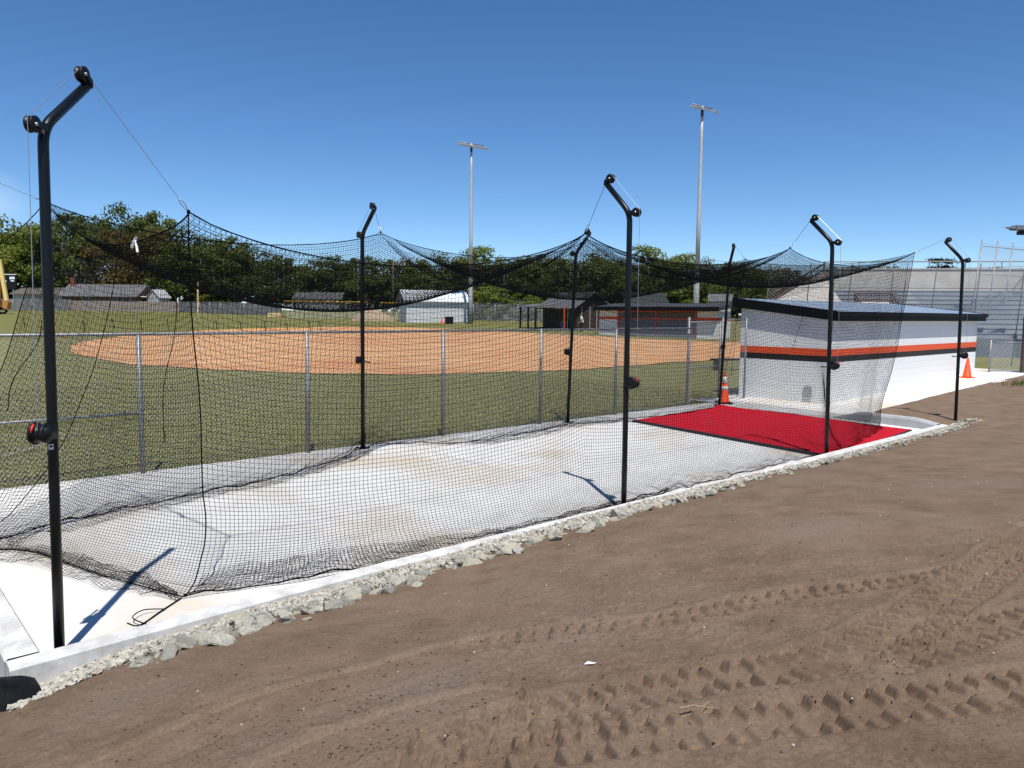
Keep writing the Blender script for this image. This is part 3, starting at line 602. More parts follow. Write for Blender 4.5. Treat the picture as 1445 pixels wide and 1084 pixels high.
# gather the front panel in a bunch beyond the third pole
g0 = np.exp(-((front[..., 0] - 13.4) / .7) ** 2) * np.clip((2.3 - front[..., 2]) / 1.3, 0, 1); front[..., 0] += g0 * (13.3 - front[..., 0]) * .86
def end_panel(Tc, F0, B0, bottom, seed):
    q = np.linspace(0, 1, NV); k = np.linspace(0, 1, NC); T_ = Tc[:, None]
    Bt = bottom[:, None]; q3 = q[None, :, None]
    K = Bt * 1.0; K = np.concatenate([K[..., :2] * .75 + T_[..., :2] * .25, zs(K[..., 1:2]) + .03], -1); P1 = T_ - np.array([0, 0, 2.0])
    W_ = (1 - q3) ** 3 * T_ + 3 * (1 - q3) ** 2 * q3 * P1 + 3 * (1 - q3) * q3 * q3 * K + q3 ** 3 * Bt
    e0 = W_[:1]; wgt = k[:, None, None]
    W_ = W_ + (F0[None] - W_[:1]) * (1 - wgt) ** 2 + (B0[None] - W_[-1:]) * wgt ** 2
    a, b = np.meshgrid(k * 4.4, q * 3.7, indexing='ij'); W_[..., 0] += .14 * fbm(a, b, .7, 3, seed) * np.sin(np.pi * a / 4.4)
    W_[..., 2] = np.maximum(W_[..., 2], zs(W_[..., 1]) + .008); return W_
endL = end_panel(roof[0], front[0], back[0], ground_curve([(1.09, .60), (.79, 1.36), (.48, 2.16), (.1, 3.0), (-1.2, 3.3)], NC), 151)
endR = end_panel(roof[-1], front[-1], back[-1], ground_curve([(16.9, .97), (17.0, 2.2), (16.9, 3.8), (17.0, 5.35)], NC), 161)
net = cage_thing("batting_cage_net", "sagging black batting cage net hung from the poles over slab and mat", "net")
def net_panel(P, name, r=.0021):
    mb = MB()
    mb.strands(P, r); mb.strands(np.swapaxes(P, 0, 1), r); return mb.build(name, M_NET, net)
net_panel(front, "side_panel", .0023); net_panel(back, "side_panel", .0021); net_panel(roof, "roof_panel", .0025); net_panel(endL, "end_panel"); net_panel(endR, "end_panel")
def rope(P, r=.0065, name="edge_rope"): return MB().tube(P, r, 6).build(name, M_ROPE, net, True)
st = 4
def patch(pa, pb, n, m, seed, name, lift=.05):    # loose net lying in folds on the slab
    A_ = ground_curve(pa, n); B_ = ground_curve(pb, n); t = np.linspace(0, 1, m)[None, :, None]; P = A_[:, None] * (1 - t) + B_[:, None] * t
    a, b = np.meshgrid(np.arange(n) * .048, np.arange(m) * .048, indexing='ij'); P[..., 0] += .10 * fbm(a, b, 1.6, 3, seed); P[..., 1] += .10 * fbm(a, b, 1.6, 3, seed + 4)
    P[..., 2] = zs(P[..., 1]) + .008 + lift * np.abs(fbm(a, b, 2.6, 3, seed + 8)) * 2; net_panel(P, name)
patch([(1.2, .62), (2.2, .42), (3.4, .25), (4.6, .22), (6.2, .30), (8.0, .38)], [(1.5, 1.05), (2.3, 1.0), (3.2, .85), (4.0, .62), (5.2, .42), (8.0, .42)], 170, 9, 211, "side_skirt", .04)
patch([(1.08, .55), (.71, 1.06), (.41, 1.83), (.03, 2.7), (-.6, 3.1)], [(1.05, .70), (.95, 1.5), (.7, 2.3), (.3, 3.1), (-.5, 3.4)], 90, 12, 221, "end_skirt", .06)
patch([(.2, 3.4), (1.2, 3.8), (2.5, 4.1), (4.2, 4.5), (6.0, 5.5)], [(.2, 3.15), (1.3, 3.55), (2.6, 3.9), (4.2, 4.3), (6.0, 5.3)], 130, 8, 241, "side_skirt", .06)
patch([(7.9, 4.97), (9.6, 5.1), (11.2, 5.4), (13.0, 5.1)], [(7.9, 4.75), (9.6, 4.85), (11.2, 5.15), (13.0, 4.9)], 110, 7, 251, "side_skirt", .05)
rope(FT[::st]); rope(BT[::st]); rope(roof[0][::3]); rope(roof[-1][::3])
rope(front[:, -1][::st]); rope(back[:, -1][::st]); rope(endL[:, -1][::3]); rope(endR[:, -1][::3])
for P in (front[0], front[-1], back[0], back[-1]): rope(P[::2])
# ribs where the hooks pull
for K, Pn in ((FR, front),):
    for h in (2,):
        i = int(np.argmin(np.abs(Pn[:, 0, 0] - 13.9))); rope(Pn[i][::2], .006, "rib_rope")
for h in (1, 2):
    i = int(np.argmin(np.abs(FT[:, 0] - FR[h][0]))); rope(roof[i][::3], .006, "rib_rope")
i = int(np.argmin(np.abs(back[:, 0, 0] - 1.9))); rope(back[i][::2], .006, "rib_rope")
# hooks and lifting cables
def local_pt(p): return np.array([*to_sc(p), p[2]])
for P, k in list(zip(FR, (0, 1, 2, 3))) + list(zip(BK, (7, 4, 5, 6))):
    T_ = local_pt(TIPS[k]); d_ = (T_ - P) / np.linalg.norm(T_ - P); mb = MB()
    e1 = np.cross(d_, [0, 0, 1]); e1 /= np.linalg.norm(e1) + 1e-9; c = P + d_ * .085
    mb.tube([c + d_ * (.055 * math.cos(a)) + e1 * (.022 * math.sin(a)) for a in np.linspace(0, 2 * math.pi, 17)], .0045, 5, False); mb.tube([P, P + d_ * .03], .007, 6)
    mb.build("snap_hook", M_STEEL, net, True)
    MB().tube([P + d_ * .14, T_], .003, 5).build("lift_cable", M_STEEL if k in (0, 7) else M_ROPE, net)
    MB().disc(P, (0, 0, 1), .018, .03, 8, [(-.02, .008), (-.01, .016), (.01, .016), (.02, .008)]).build("knot", M_ROPE, net, True)
# white clip on the sagging end rope
i = int(NC * .30); c = roof[0][i]; mb = MB(); mb.hexa([c + V3(-.01, .14, -.05), c + V3(-.01, .0, .015), c + V3(.012, .0, .015), c + V3(.012, .14, -.05)], [c + V3(-.01, .12, -.005), c + V3(-.01, -.03, .055), c + V3(.012, -.03, .055), c + V3(.012, .12, -.005)])
mb.tube([c + V3(0, 0, .02), c + V3(0, -.03, -.06), c + V3(0, -.05, -.10)], .012, 6); mb.build("cord_clip", M_WHITEP, net)
# loose ropes hanging inside
for (u0, v0, u1, v1, d) in ((249, 400, 228, 625, 9.6), (60, 452, 6, 580, 8.6), (1284, 372, 1262, 485, 16.0), (1136, 440, 1116, 494, 17.5), (1040, 470, 1030, 530, 19)):
    a = local_pt(at(u0, v0, d)); b = local_pt(at(u1, v1, d + .1)); t = np.linspace(0, 1, 14)[:, None]; P = a * (1 - t) + b * t; P[:, 0] += .05 * np.sin(t[:, 0] * 7); P[:, 1] += .04 * np.sin(t[:, 0] * 5 + 1)
    rope(P, .005, "tie_rope")
# guy rope from the far near-corner to the left, and a strand trailing over the kerb
a = BK[0]; b = local_pt(at(-60, 372, 8.3)); rope(np.array([a * (1 - t) + b * t - V3(0, 0, .12 * 4 * t * (1 - t)) for t in np.linspace(0, 1, 9)]), .006, "tie_rope")
z0 = -.08; P = [V3(1.09, .60, z0), V3(.85, .40, z0), V3(.62, .2, z0), V3(.5, .10, .0)]
rope(catmull(P, 6, False), .006, "tie_rope")
rope(catmull([V3(.66, .16, -.07), V3(.60, .32, -.05), V3(.72, .44, -.05), V3(.88, .40, -.07)], 6, False), .005, "tie_rope")

# ================================================================== CHAIN LINK FENCES
def chain(mb, L_, H_, pitch=.05, r=.0017, z0=.03, x0=0.0):
    st_ = pitch * math.sqrt(2); lo = np.arange(-H_, L_, st_)
    for sgn in (1, -1):
        a0 = lo.copy(); xa = np.clip(a0, 0, L_); xb = np.clip(a0 + H_, 0, L_); za = xa - a0; zb_ = xb - a0
        if sgn < 0: za, zb_ = H_ - za, H_ - zb_
        y_ = .002 * sgn + 0 * xa
        P = np.stack([np.stack([xa + x0, y_, za + z0], -1), np.stack([xb + x0, y_, zb_ + z0], -1)], 1); mb.strands(P[np.abs(xb - xa) > 1e-3], r, 3)
FC = 6.05; FH = 2.12
fe = cage_thing("chain_link_fence", "grey chain link fence with top rail along the slab's grass side", "fence", 0, FC)
mb = MB(); chain(mb, 16.59 + 7.2, FH - .04, x0=-7.2, r=.0021); mb.build("wire_mesh", M_GALVW, fe)
for s in (-6.0, -3.2, -.4, 2.37, 5.12, 8.07, 10.79, 13.36):
    mb = MB(); mb.tube([(s, -.035, -.1), (s, -.035, FH)], .034, 10); mb.disc((s, -.035, FH + .01), (0, 0, 1), .034, .03, 10, [(-.02, .034), (.0, .034), (.02, .015)]); mb.build("post", M_GALV, fe, True)
MB().tube([(-7.2, 0, FH), (16.5, 0, FH)], .024, 8).build("top_rail", M_GALV, fe, True)
MB().tube([(-.4, -.03, .93), (2.37, -.03, .93)], .02, 8).build("brace_rail", M_GALV, fe, True)
MB().tube([(-.4, -.02, .25), (2.3, -.02, .86)], .006, 6).build("truss_rod", M_GALV, fe, True)
GW = 1.65
ga = cage_thing("fence_gate", "tall grey chain link gate in the fence left of the banded cone", "gate", 16.55, FC + .1)
GH = 2.36
for x in (0.0, GW): MB().tube([(x, 0, -.1), (x, 0, GH + .06)], .036, 10).build("post", M_GALV, ga, True)
for z in (.12, 1.02, GH - .08): MB().tube([(.06, 0, z), (GW - .06, 0, z)], .02, 8).build("rail", M_GALV, ga, True)
mb = MB(); chain(mb, GW - .1, GH - .2, x0=.05, z0=.10); mb.build("wire_mesh", M_GALVW, ga)
MB().tube([(GW - .14, -.01, .1), (GW - .14, -.01, GH - .05)], .022, 8).build("frame_stile", M_GALV, ga, True)
f2 = cage_thing("chain_link_fence", "short grey chain link panel between gate and dugout's near corner", "fence", 18.25, FC + .1)
mb = MB(); chain(mb, 1.2, 2.3, x0=.0); mb.build("wire_mesh", M_GALVW, f2); MB().tube([(1.2, 0, -.1), (1.2, 0, 2.42)], .032, 10).build("post", M_GALV, f2, True)
MB().tube([(0, 0, 2.36), (1.2, 0, 2.36)], .02, 8).build("top_rail", M_GALV, f2, True)

# ================================================================== RED MAT
c4 = [V3(12.9, 5.03, 0), V3(12.48, .06, 0), V3(17.2, .50, 0), V3(16.9, 5.33, 0)]
n, m_ = 90, 90; a, b = np.meshgrid(np.linspace(0, 1, n), np.linspace(0, 1, m_), indexing='ij')
Pm = ((1 - a) * (1 - b))[..., None] * c4[0] + ((1 - a) * b)[..., None] * c4[1] + (a * b)[..., None] * c4[2] + (a * (1 - b))[..., None] * c4[3]
Pm[..., 2] = zs(Pm[..., 1]) + .030 + .010 * fbm(a, b, 3, 3, 5) + .006 * np.abs(fbm(a, b, 60, 1, 6)) + .035 * np.exp(-(((a - .99) / .05) ** 2 + ((b - .35) / .3) ** 2)) + .05 * np.exp(-(((a - .97) / .04) ** 2 + ((b - .03) / .05) ** 2))
mt = cage_thing("turf_mat", "bright red turf mat with black front edge inside the cage's far end", "mat")
mb = MB().grid(Pm); sk = lambda E: np.stack([E, np.stack([E[:, 0], E[:, 1], zs(E[:, 1]) + .004], -1)], 1)
for E_ in (Pm[0], Pm[-1][::-1], Pm[:, 0][::-1], Pm[:, -1]): mb.grid(sk(E_))
mb.build("turf", M_RTURF, mt, True)
E0 = np.linspace(0, 1, 40)[:, None]; e_in = c4[0] * (1 - E0) + c4[1] * E0; e_in[:, 2] = zs(e_in[:, 1]); mb = MB(); mb.grid(np.stack([e_in + V3(-.10, 0, .006), e_in + V3(-.09, 0, .022), e_in + V3(.012, 0, .048), e_in + V3(.03, 0, .03)], 1)); mb.build("edge_strip", M_BLACKEDGE, mt, True)
e2 = c4[1] * (1 - E0) + c4[2] * E0; e2[:, 2] = zs(e2[:, 1]); mb = MB(); mb.grid(np.stack([e2 + V3(0, -.03, .004), e2 + V3(0, -.028, .02), e2 + V3(0, .0, .032)], 1)); mb.build("edge_strip", M_BLACKEDGE, mt, True)

# ================================================================== CONES
def cone(p, lab, h=.91, bands=True, rz=.3):
    r_ = thing("traffic_cone", lab, "cone", p, rz)
    mb = MB(); b_ = .19
    mb.hexa([V3(-b_, -b_, .001), V3(b_, -b_, .001), V3(b_, b_, .001), V3(-b_, b_, .001)], [V3(-b_ * .95, -b_ * .95, .035), V3(b_ * .95, -b_ * .95, .035), V3(b_ * .95, b_ * .95, .035), V3(-b_ * .95, b_ * .95, .035)]); mb.build("base", M_BLKPL if bands else M_CONO, r_)
    R0, R1 = (.145, .028) if bands else (.15, .03); rr = lambda z: R0 + (R1 - R0) * (z - .036) / (h - .036)
    def seg(z0, z1, name, m, off=0.0): MB().disc((0, 0, 0), (0, 0, 1), 1, 1, 24, [(z0, rr(z0) + off), (z1, rr(z1) + off)]).build(name, m, r_, True)
    MB().disc((0, 0, 0), (0, 0, 1), 1, 1, 24, [(.036, R0 + .02), (.06, rr(.06)), (h - .02, rr(h - .02)), (h, R1 * .6)]).build("body", M_CONO, r_, True)
    if bands: seg(h * .46, h * .57, "band", M_REFL, .003); seg(h * .68, h * .88, "band", M_REFL, .003)
    return r_
cone(W(17.78, 5.76, .0), "orange traffic cone with two white bands beside the fence gate pole", .86)
cone(W(29.4, 3.25, .33), "large plain orange cone at the right end of the dugout wall", .72, False)

# ================================================================== NEAR DUGOUT
DL, DW = 11.9, 2.86
dg = cage_thing("dugout", "long white block dugout with orange and black stripes and low metal roof", "dugout", 19.94, 3.77)
def band(z0, z1, name, m, e=0.0):
    mb = MB(); mb.box(-e, DL + e, -e, .2, z0, z1); mb.box(-e, .2, .2, DW, z0, z1); mb.box(DL - .2, DL + e, .2, DW, z0, z1); return mb.build(name, m, dg)
band(-.4, 1.18, "lower_wall", M_WBLOCK); band(1.18, 1.36, "black_stripe", M_BLKBLOCK); band(1.36, 1.56, "orange_stripe", M_ORANGE); band(1.56, 2.36, "upper_wall", M_WBLOCK)
# gable filler under the sloping roof on the end walls
for x0, x1 in ((0, .2), (DL - .2, DL)): mb = MB(); mb.hexa([V3(x0, .0, 2.36), V3(x1, .0, 2.36), V3(x1, DW, 2.36), V3(x0, DW, 2.36)], [V3(x0, .0, 2.365), V3(x1, .0, 2.365), V3(x1, DW, 2.70), V3(x0, DW, 2.70)]); mb.build("gable", M_WBLOCK, dg)
ov = .20; ovl = .12; sl = .118; zb_ = 2.35; ye = DW + .25
def rz_(y): return zb_ + sl * (y + ov)
mb = MB(); mb.hexa([V3(-ovl, -ov, rz_(-ov) + .03), V3(DL + ov, -ov, rz_(-ov) + .03), V3(DL + ov, ye, rz_(ye) + .03), V3(-ovl, ye, rz_(ye) + .03)], [V3(-ovl, -ov, rz_(-ov) + .25), V3(DL + ov, -ov, rz_(-ov) + .25), V3(DL + ov, ye, rz_(ye) + .25), V3(-ovl, ye, rz_(ye) + .25)])
rf = mb.build("roof", M_ROOFMET, dg)
mb = MB()
for x in np.arange(-ovl + .3, DL + ov, .4): mb.hexa([V3(x, -ov, rz_(-ov) + .25), V3(x + .03, -ov, rz_(-ov) + .25), V3(x + .03, ye, rz_(ye) + .25), V3(x, ye, rz_(ye) + .25)], [V3(x, -ov, rz_(-ov) + .275), V3(x + .03, -ov, rz_(-ov) + .275), V3(x + .03, ye, rz_(ye) + .275), V3(x, ye, rz_(ye) + .275)])
mb.build("seam", M_ROOFMET, rf)
mb = MB(); e = .025
mb.box(-ovl - e, DL + ov + e, -ov - e, -ov - .003, rz_(-ov), rz_(-ov) + .27); mb.box(-ovl - e - .03, DL + ov + e + .03, -ov - .09, -ov - e - .002, rz_(-ov) + .14, rz_(-ov) + .26)
mb.build("fascia", M_FASCIA, dg)
for x in (-ovl - e, DL + ov + .003):
    MB().hexa([V3(x, -ov, rz_(-ov) - .0), V3(x + .022, -ov, rz_(-ov)), V3(x + .022, ye, rz_(ye)), V3(x, ye, rz_(ye))], [V3(x, -ov, rz_(-ov) + .285), V3(x + .022, -ov, rz_(-ov) + .285), V3(x + .022, ye, rz_(ye) + .285), V3(x, ye, rz_(ye) + .285)]).build("fascia", M_FASCIA, dg)
MB().box(-.045, -.005, -.005 + .5, .72 + .0, .15, .47).build("vent_cover", mat("grey_vent", (.35, .35, .36), .5), dg)
# gate and board beyond the dugout's right end
g2 = cage_thing("fence_gate", "low grey chain link gate at the right end of the dugout", "gate", 31.95, 3.3, .42); g2.rotation_euler = (0, 0, ROTZ - R(62))
for x in (0, 1.25): MB().tube([(x, 0, -.2), (x, 0, 1.22)], .035, 10).build("post", M_GALV, g2, True)
for z in (.08, 1.14): MB().tube([(.05, 0, z), (1.2, 0, z)], .022, 8).build("rail", M_GALV, g2, True)
mb = MB(); chain(mb, 1.15, 1.06, x0=.05, z0=.08, r=.003, pitch=.055); mb.build("wire_mesh", M_GALVW, g2)
p = at(1444, 540, 29.0); sg = thing("notice_board", "brown wooden notice board with pale panel at the photo's right edge", "sign", (p[0], p[1], .44), 0)
MB().box(-.13, .02, -.06, .06, -.2, 2.1).build("post", mat("dark_timber", (.07, .05, .04), .85, (.11, .08, .06), 5), sg); MB().box(1.5, 1.65, -.06, .06, -.2, 2.1).build("post", MATS["dark_timber"], sg)
MB().box(.04, 1.48, -.03, .03, 1.93, 2.08).build("cross_rail", MATS["dark_timber"], sg); MB().box(.03, 1.49, -.02, .02, .55, 1.9).build("panel", mat("pale_board", (.55, .57, .60), .5), sg)
bn = thing("bench", "black bench behind the fence beside the near dugout", "bench", spot(1034, 34), .2); 
MB().box(-.9, .9, -.2, .2, .42, .5).build("seat", M_BLKPL, bn)
for x in (-.7, .7): MB().box(x - .04, x + .04, -.18, .18, 0, .42).build("leg", M_BLKPL, bn)

# ================================================================== LIGHT POLES
def lamp_head(root, p, ax, tilt, dn=None):
    sd_ = np.cross(ax, [0, 0, 1]); dn = V3(0, 0, -1); f = sd_ * math.cos(tilt) + dn * math.sin(tilt); upv = np.cross(ax, f); upv *= np.sign(upv[2])
    b = [p + ax * i * .34 + f * j for i, j in ((-1, -.32), (1, -.32), (1, .32), (-1, .32))]
    h = MB().hexa([q - upv * .08 for q in b], [p + (q - p) * .72 + upv * .12 for q in b]).build("lamp_head", mat("lamp_housing", (.30, .31, .33), .45, metal=.4), root)
    MB().hexa([p + (q - p) * .9 - upv * .095 for q in b], [p + (q - p) * .9 - upv * .081 for q in b]).build("lens", mat("dark_lens", (.03, .03, .035), .2), h)
def light_pole(u, d, vtop, lab, heads, span, axv, dark):
    p = spot(u, d); zt_ = top_z(u, vtop, d) - p[2]; r_ = thing("light_pole", lab, "light pole", p, 0, "tall floodlight poles round the ball field")
    MB().tube([(0, 0, -.5), (0, 0, zt_ * .27)], [.30, .25], 14).build("concrete_base", mat("pole_base_concrete", (.30, .31, .32), .8), r_, True)
    MB().tube([(0, 0, zt_ * .27), (0, 0, zt_ * .5), (0, 0, zt_ * .86), (0, 0, zt_)], [.22, .19, .14, .12], 14).build("shaft", mat("pale_galvanised_shaft", (.46, .48, .50), .45, (.52, .54, .56), 2, metal=.2), r_, True)
    MB().tube([(0, 0, zt_ * .955), (0, 0, zt_ * .985)], [.14, .135], 12).build("collar", mat("dark_collar", (.05, .06, .09), .5), r_, True)
    ax = np.array([math.cos(axv), math.sin(axv), 0]); MB().tube([V3(0, 0, zt_) - ax * span / 2, V3(0, 0, zt_) + ax * span / 2], .05, 8).build("crossarm", M_GALV, r_, True)
    for t in heads: lamp_head(r_, V3(0, 0, zt_ - .30) + ax * t * span / 2 - np.cross(ax, [0, 0, 1]) * -.25, ax, .45)
    return r_
light_pole(664, 88, 203, "tall light pole with a row of lamps beside the pale metal shed", (-.95, -.6, -.22, .2, .6, .97), 3.3, R(38), True)
light_pole(982, 74, 150, "tallest light pole with three lamps behind the far dugout", (-.95, -.6, -.05, .97), 2.9, R(35), True)
# floodlight reaching in at the right edge
d = 42; p = spot(1470, d); r_ = thing("light_pole", "dark floodlight on a pole reaching in at the photo's right edge", "light pole", p)
zt_ = top_z(1440, 322, d) - p[2]; MB().tube([(0, 0, -.3), (0, 0, zt_)], [.16, .10], 10).build("shaft", M_GALV, r_, True)
q = np.array([at(1436, 322, d)[0] - p[0], 0, zt_]); MB().tube([(0, 0, zt_ - .2), q + V3(.1, 0, -.15)], .05, 8).build("crossarm", M_GALV, r_, True)
MB().hexa([q + V3(-.25, -.3, -.10), q + V3(.6, -.3, -.13), q + V3(.6, .3, -.13), q + V3(-.25, .3, -.10)], [q + V3(-.20, -.25, .13), q + V3(.6, -.25, .12), q + V3(.6, .25, .12), q + V3(-.20, .25, .13)]).build("lamp_head", mat("slate_housing", (.12, .125, .15), .5), r_)
MB().hexa([q + V3(-.68, -.02, .02), q + V3(-.25, -.25, -.07), q + V3(-.25, .25, -.07), q + V3(-.68, .02, .02)], [q + V3(-.68, -.02, .035), q + V3(-.22, -.22, .09), q + V3(-.22, .22, .09), q + V3(-.68, .02, .035)]).build("visor", MATS["slate_housing"], r_)
MB().box(q[0] + .02, q[0] + .5, -.1, .1, zt_ - .36, zt_ - .16).build("bracket", M_BLKPL, r_)

# ================================================================== BLEACHERS
d = 46.0; pL = spot(1085, d); pR = spot(1700, d - 4); vec = pR - pL; Lb = float(np.linalg.norm(vec[:2])); rz = math.atan2(vec[1], vec[0])
bl = thing("bleachers", "long concrete grandstand with grey seating rows behind the near dugout", "grandstand", (pL[0], pL[1], 0), rz)
NT = 10; z0, z1 = 1.55, 4.15; rd = .8
mb = MB(); xs_ = np.array([5.0, Lb]); prof = []
for k in range(NT):
    z = z0 + (z1 - z0) * k / (NT - 1); prof += [(k * rd, z - .27), (k * rd, z), ((k + 1) * rd, z)]
prof = np.array(prof)
mb.grid(np.stack([np.stack([np.full(len(prof), x), prof[:, 0], prof[:, 1]], -1) for x in xs_], 0)[:, ::-1]); mb.build("seating_rows", M_TIER, bl)
mb = MB()
for k in range(NT): z = z0 + (z1 - z0) * k / (NT - 1); mb.box(5.05, Lb, k * rd - .03, k * rd + .34, z + .005, z + .05)
mb.build("bench_planks", mat("grey_aluminium_plank", (.30, .32, .345), .5, (.26, .28, .305), 1.5, metal=.2), bl)
mb = MB()
for x in np.arange(9, Lb, 7.5):
    for k in range(NT): z = z0 + (z1 - z0) * k / (NT - 1); mb.box(x, x + .9, k * rd - .28, k * rd - .035, z - .27, z - .12)
mb.build("aisle_steps", mat("aisle_concrete", (.33, .33, .33), .85), bl)
mb = MB(); mb.box(5.0, Lb, -.25, -.01, -.3, 1.30); mb.build("front_wall", mat("blue_grey_wall", (.11, .125, .15), .7, (.15, .165, .19), 2), bl)
yb = NT * rd
mb = MB(); mb.box(4.6, Lb, yb, yb + .3, 0, 5.62); mb.box(4.6, Lb, yb - .06, yb + .36, 5.62, 5.70)
mb.build("rear_wall", M_TWALL, bl)
# sloping end parapet with its brown handrail
mb = MB(); mb.hexa([V3(.0, -.3, -.3), V3(4.99, -.3, -.3), V3(4.99, yb - .01, -.3), V3(4.6, yb - .01, -.3)], [V3(.0, -.3, 3.2), V3(4.99, -.3, 1.9), V3(4.99, yb - .01, 4.6), V3(4.6, yb - .01, 5.5)]); mb.build("end_parapet", M_TWALL, bl)
mb = MB(); a = V3(.0, -.3, 3.2); b = V3(4.6, yb, 5.5); mb.tube([a + V3(0, 0, .5), b + V3(0, 0, .5)], .05, 6); mb.tube([a + V3(0, 0, .1), b + V3(0, 0, .1)], .05, 6)
for t in np.linspace(0, 1, 9): mb.tube([a * (1 - t) + b * t, a * (1 - t) + b * t + V3(0, 0, .5)], .035, 6)
mb.build("handrail", M_RUST, bl)
# stair opening with brown rails
x0 = Lb * .205 + 1.3; mb = MB(); mb.hexa([V3(x0, 0.2, 1.7), V3(x0 + 2.1, .2, 1.7), V3(x0 + 2.1, 4.8, 1.7), V3(x0, 4.8, 1.7)], [V3(x0, .2, 1.6), V3(x0 + 2.1, .2, 1.6), V3(x0 + 2.1, 4.8, 3.4), V3(x0, 4.8, 3.4)]); mb.build("stair_cover", mat("pale_concrete_ramp", (.52, .49, .44), .9), bl)
mb = MB()
for xx in (x0 - .05, x0 + 2.15):
    mb.tube([(xx, .2, 2.1), (xx, 4.8, 3.95)], .06, 6); mb.tube([(xx, .2, 1.7), (xx, 4.8, 3.5)], .04, 6)
    for t in np.linspace(0, 1, 12): mb.tube([(xx, .2 + 4.6 * t, 1.6 + 1.85 * t), (xx, .2 + 4.6 * t, 2.1 + 1.85 * t)], .028, 5)
mb.tube([(x0, 4.8, 3.95), (x0 + 2.1, 4.8, 3.95)], .06, 6); mb.tube([(x0, 4.8, 3.45), (x0 + 2.1, 4.8, 3.45)], .04, 6)
for t in np.linspace(0, 1, 14): mb.tube([(x0 + 2.1 * t, 4.8, 3.45), (x0 + 2.1 * t, 4.8, 3.95)], .025, 5)
mb.build("stair_rail", M_RUST, bl)
mb = MB(); mb.tube([(4.6, yb + .15, 6.15), (Lb, yb + .15, 6.15)], .045, 6)
for x in np.arange(4.7, Lb, 2.2): mb.tube([(x, yb + .15, 5.7), (x, yb + .15, 6.15)], .035, 6)
mb.build("rear_rail", mat("dull_rail", (.22, .23, .20), .6), bl)

# tall fences in front of the stand
def tall_fence(lab, pts, H_, lean, rails, r=.04, step=None, mesh_r=.004, pitch=.11, pm=None):
    pm = pm or M_GALV
    a = np.array(pts[0]); b = np.array(pts[1]); v = b - a; L_ = float(np.linalg.norm(v[:2])); rz = math.atan2(v[1], v[0]); f = thing("tall_fence", lab, "fence", a, rz)
    n = int(round(L_ / step)); mb = MB(); chain(mb, L_, H_, pitch=pitch, r=mesh_r)
    sh = np.eye(3); sh[0, 2] = lean[0]; sh[1, 2] = lean[1]
    mb.build("wire_mesh", M_GALVW, f, xf=(sh, np.zeros(3)))
    for i in range(n + 1):
        x = L_ * i / n; MB().tube([(x, 0, -.3), (x + lean[0] * (H_ + .25), lean[1] * (H_ + .25), H_ + .25)], r, 8).build("post", pm, f, True)
    for z in rails: MB().tube([(lean[0] * z, lean[1] * z, z), (L_ + lean[0] * z, lean[1] * z, z)], r * .6, 6).build("rail", pm, f, True)
p0 = spot(1075, 40); p1 = spot(1560, 37); p0[2] = p1[2] = 0.1
tall_fence("long thin grey fence crossing in front of the grandstand seats", (p0, p1), 4.75, (.07, 0), (4.65, 3.8, 1.8), .026, 1.9, .003, .13, mat("dull_dark_steel", (.085, .09, .10), .6))
p0 = spot(1366, 46.5) * [1, 1, 0]; p1 = spot(1560, 56) * [1, 1, 0]
tall_fence("tallest leaning grey backstop fence right of the dugout", (p0, p1), 6.9, (.11, -.02), (6.75, 5.1, 1.4), .045, 1.75, .0055, .13)

# ================================================================== FAR BUILDINGS
def placed(name, lab, cat, u, d, rz=0.0): return thing(name, lab, cat, spot(u, d), rz)
# far dugout
d = 63; pa, pb = spot(846, 66.5), spot(1013, 60.5); v = pb - pa; L_ = float(np.linalg.norm(v[:2]))
fd = thing("dugout", "far white dugout with orange trim and open dark front across the infield", "dugout", pa, math.atan2(v[1], v[0])); q = L_ * .165; q2 = L_ * .84; Hd = 2.45
for x0, x1 in ((0, q), (q2, L_)):
    MB().box(x0, x1, 0, 3, -.2, 1.30).build("lower_wall", M_WBLOCK, fd); MB().box(x0, x1, 0, 3, 1.30, 1.55).build("orange_stripe", M_ORANGE, fd); MB().box(x0, x1, 0, 3, 1.55, 2.05).build("upper_wall", M_WBLOCK, fd)
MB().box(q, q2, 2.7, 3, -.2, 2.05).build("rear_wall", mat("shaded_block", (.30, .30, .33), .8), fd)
MB().box(q, q2, .0, .06, 1.95, 2.2).build("orange_beam", mat("orange_steel", (.60, .075, .02), .5), fd); MB().box(q, q2, .0, .05, 1.35, 1.45).build("orange_rail", MATS["orange_steel"], fd)
for t in (.02, .5, .98): MB().box(q + (q2 - q) * t - .05, q + (q2 - q) * t + .05, -.02, .08, 0, 1.95).build("orange_post", MATS["orange_steel"], fd)
MB().box(q, q2, .35, .5, -.1, .12).build("step", M_CONC, fd); MB().box(q + .1, q2 - .1, 1.9, 2.3, .4, .48).build("bench", M_TIER, fd)
mb = MB(); mb.hexa([V3(-.3, -.6, 2.06), V3(L_ + .3, -.6, 2.06), V3(L_ + .3, 3.4, 2.45), V3(-.3, 3.4, 2.45)], [V3(-.3, -.6, 2.34), V3(L_ + .3, -.6, 2.34), V3(L_ + .3, 3.4, 2.7), V3(-.3, 3.4, 2.7)]); mb.build("roof", mat("dark_roof_sheet", (.05, .05, .055), .7), fd); MB().box(-.32, L_ + .32, -.64, -.605, 2.04, 2.38).build("fascia", M_FASCIA, fd)
mb = MB(); chain(mb, q2 - q, 1.3, pitch=.12, r=.004, x0=q); mb.build("wire_mesh", M_GALVW, fd)
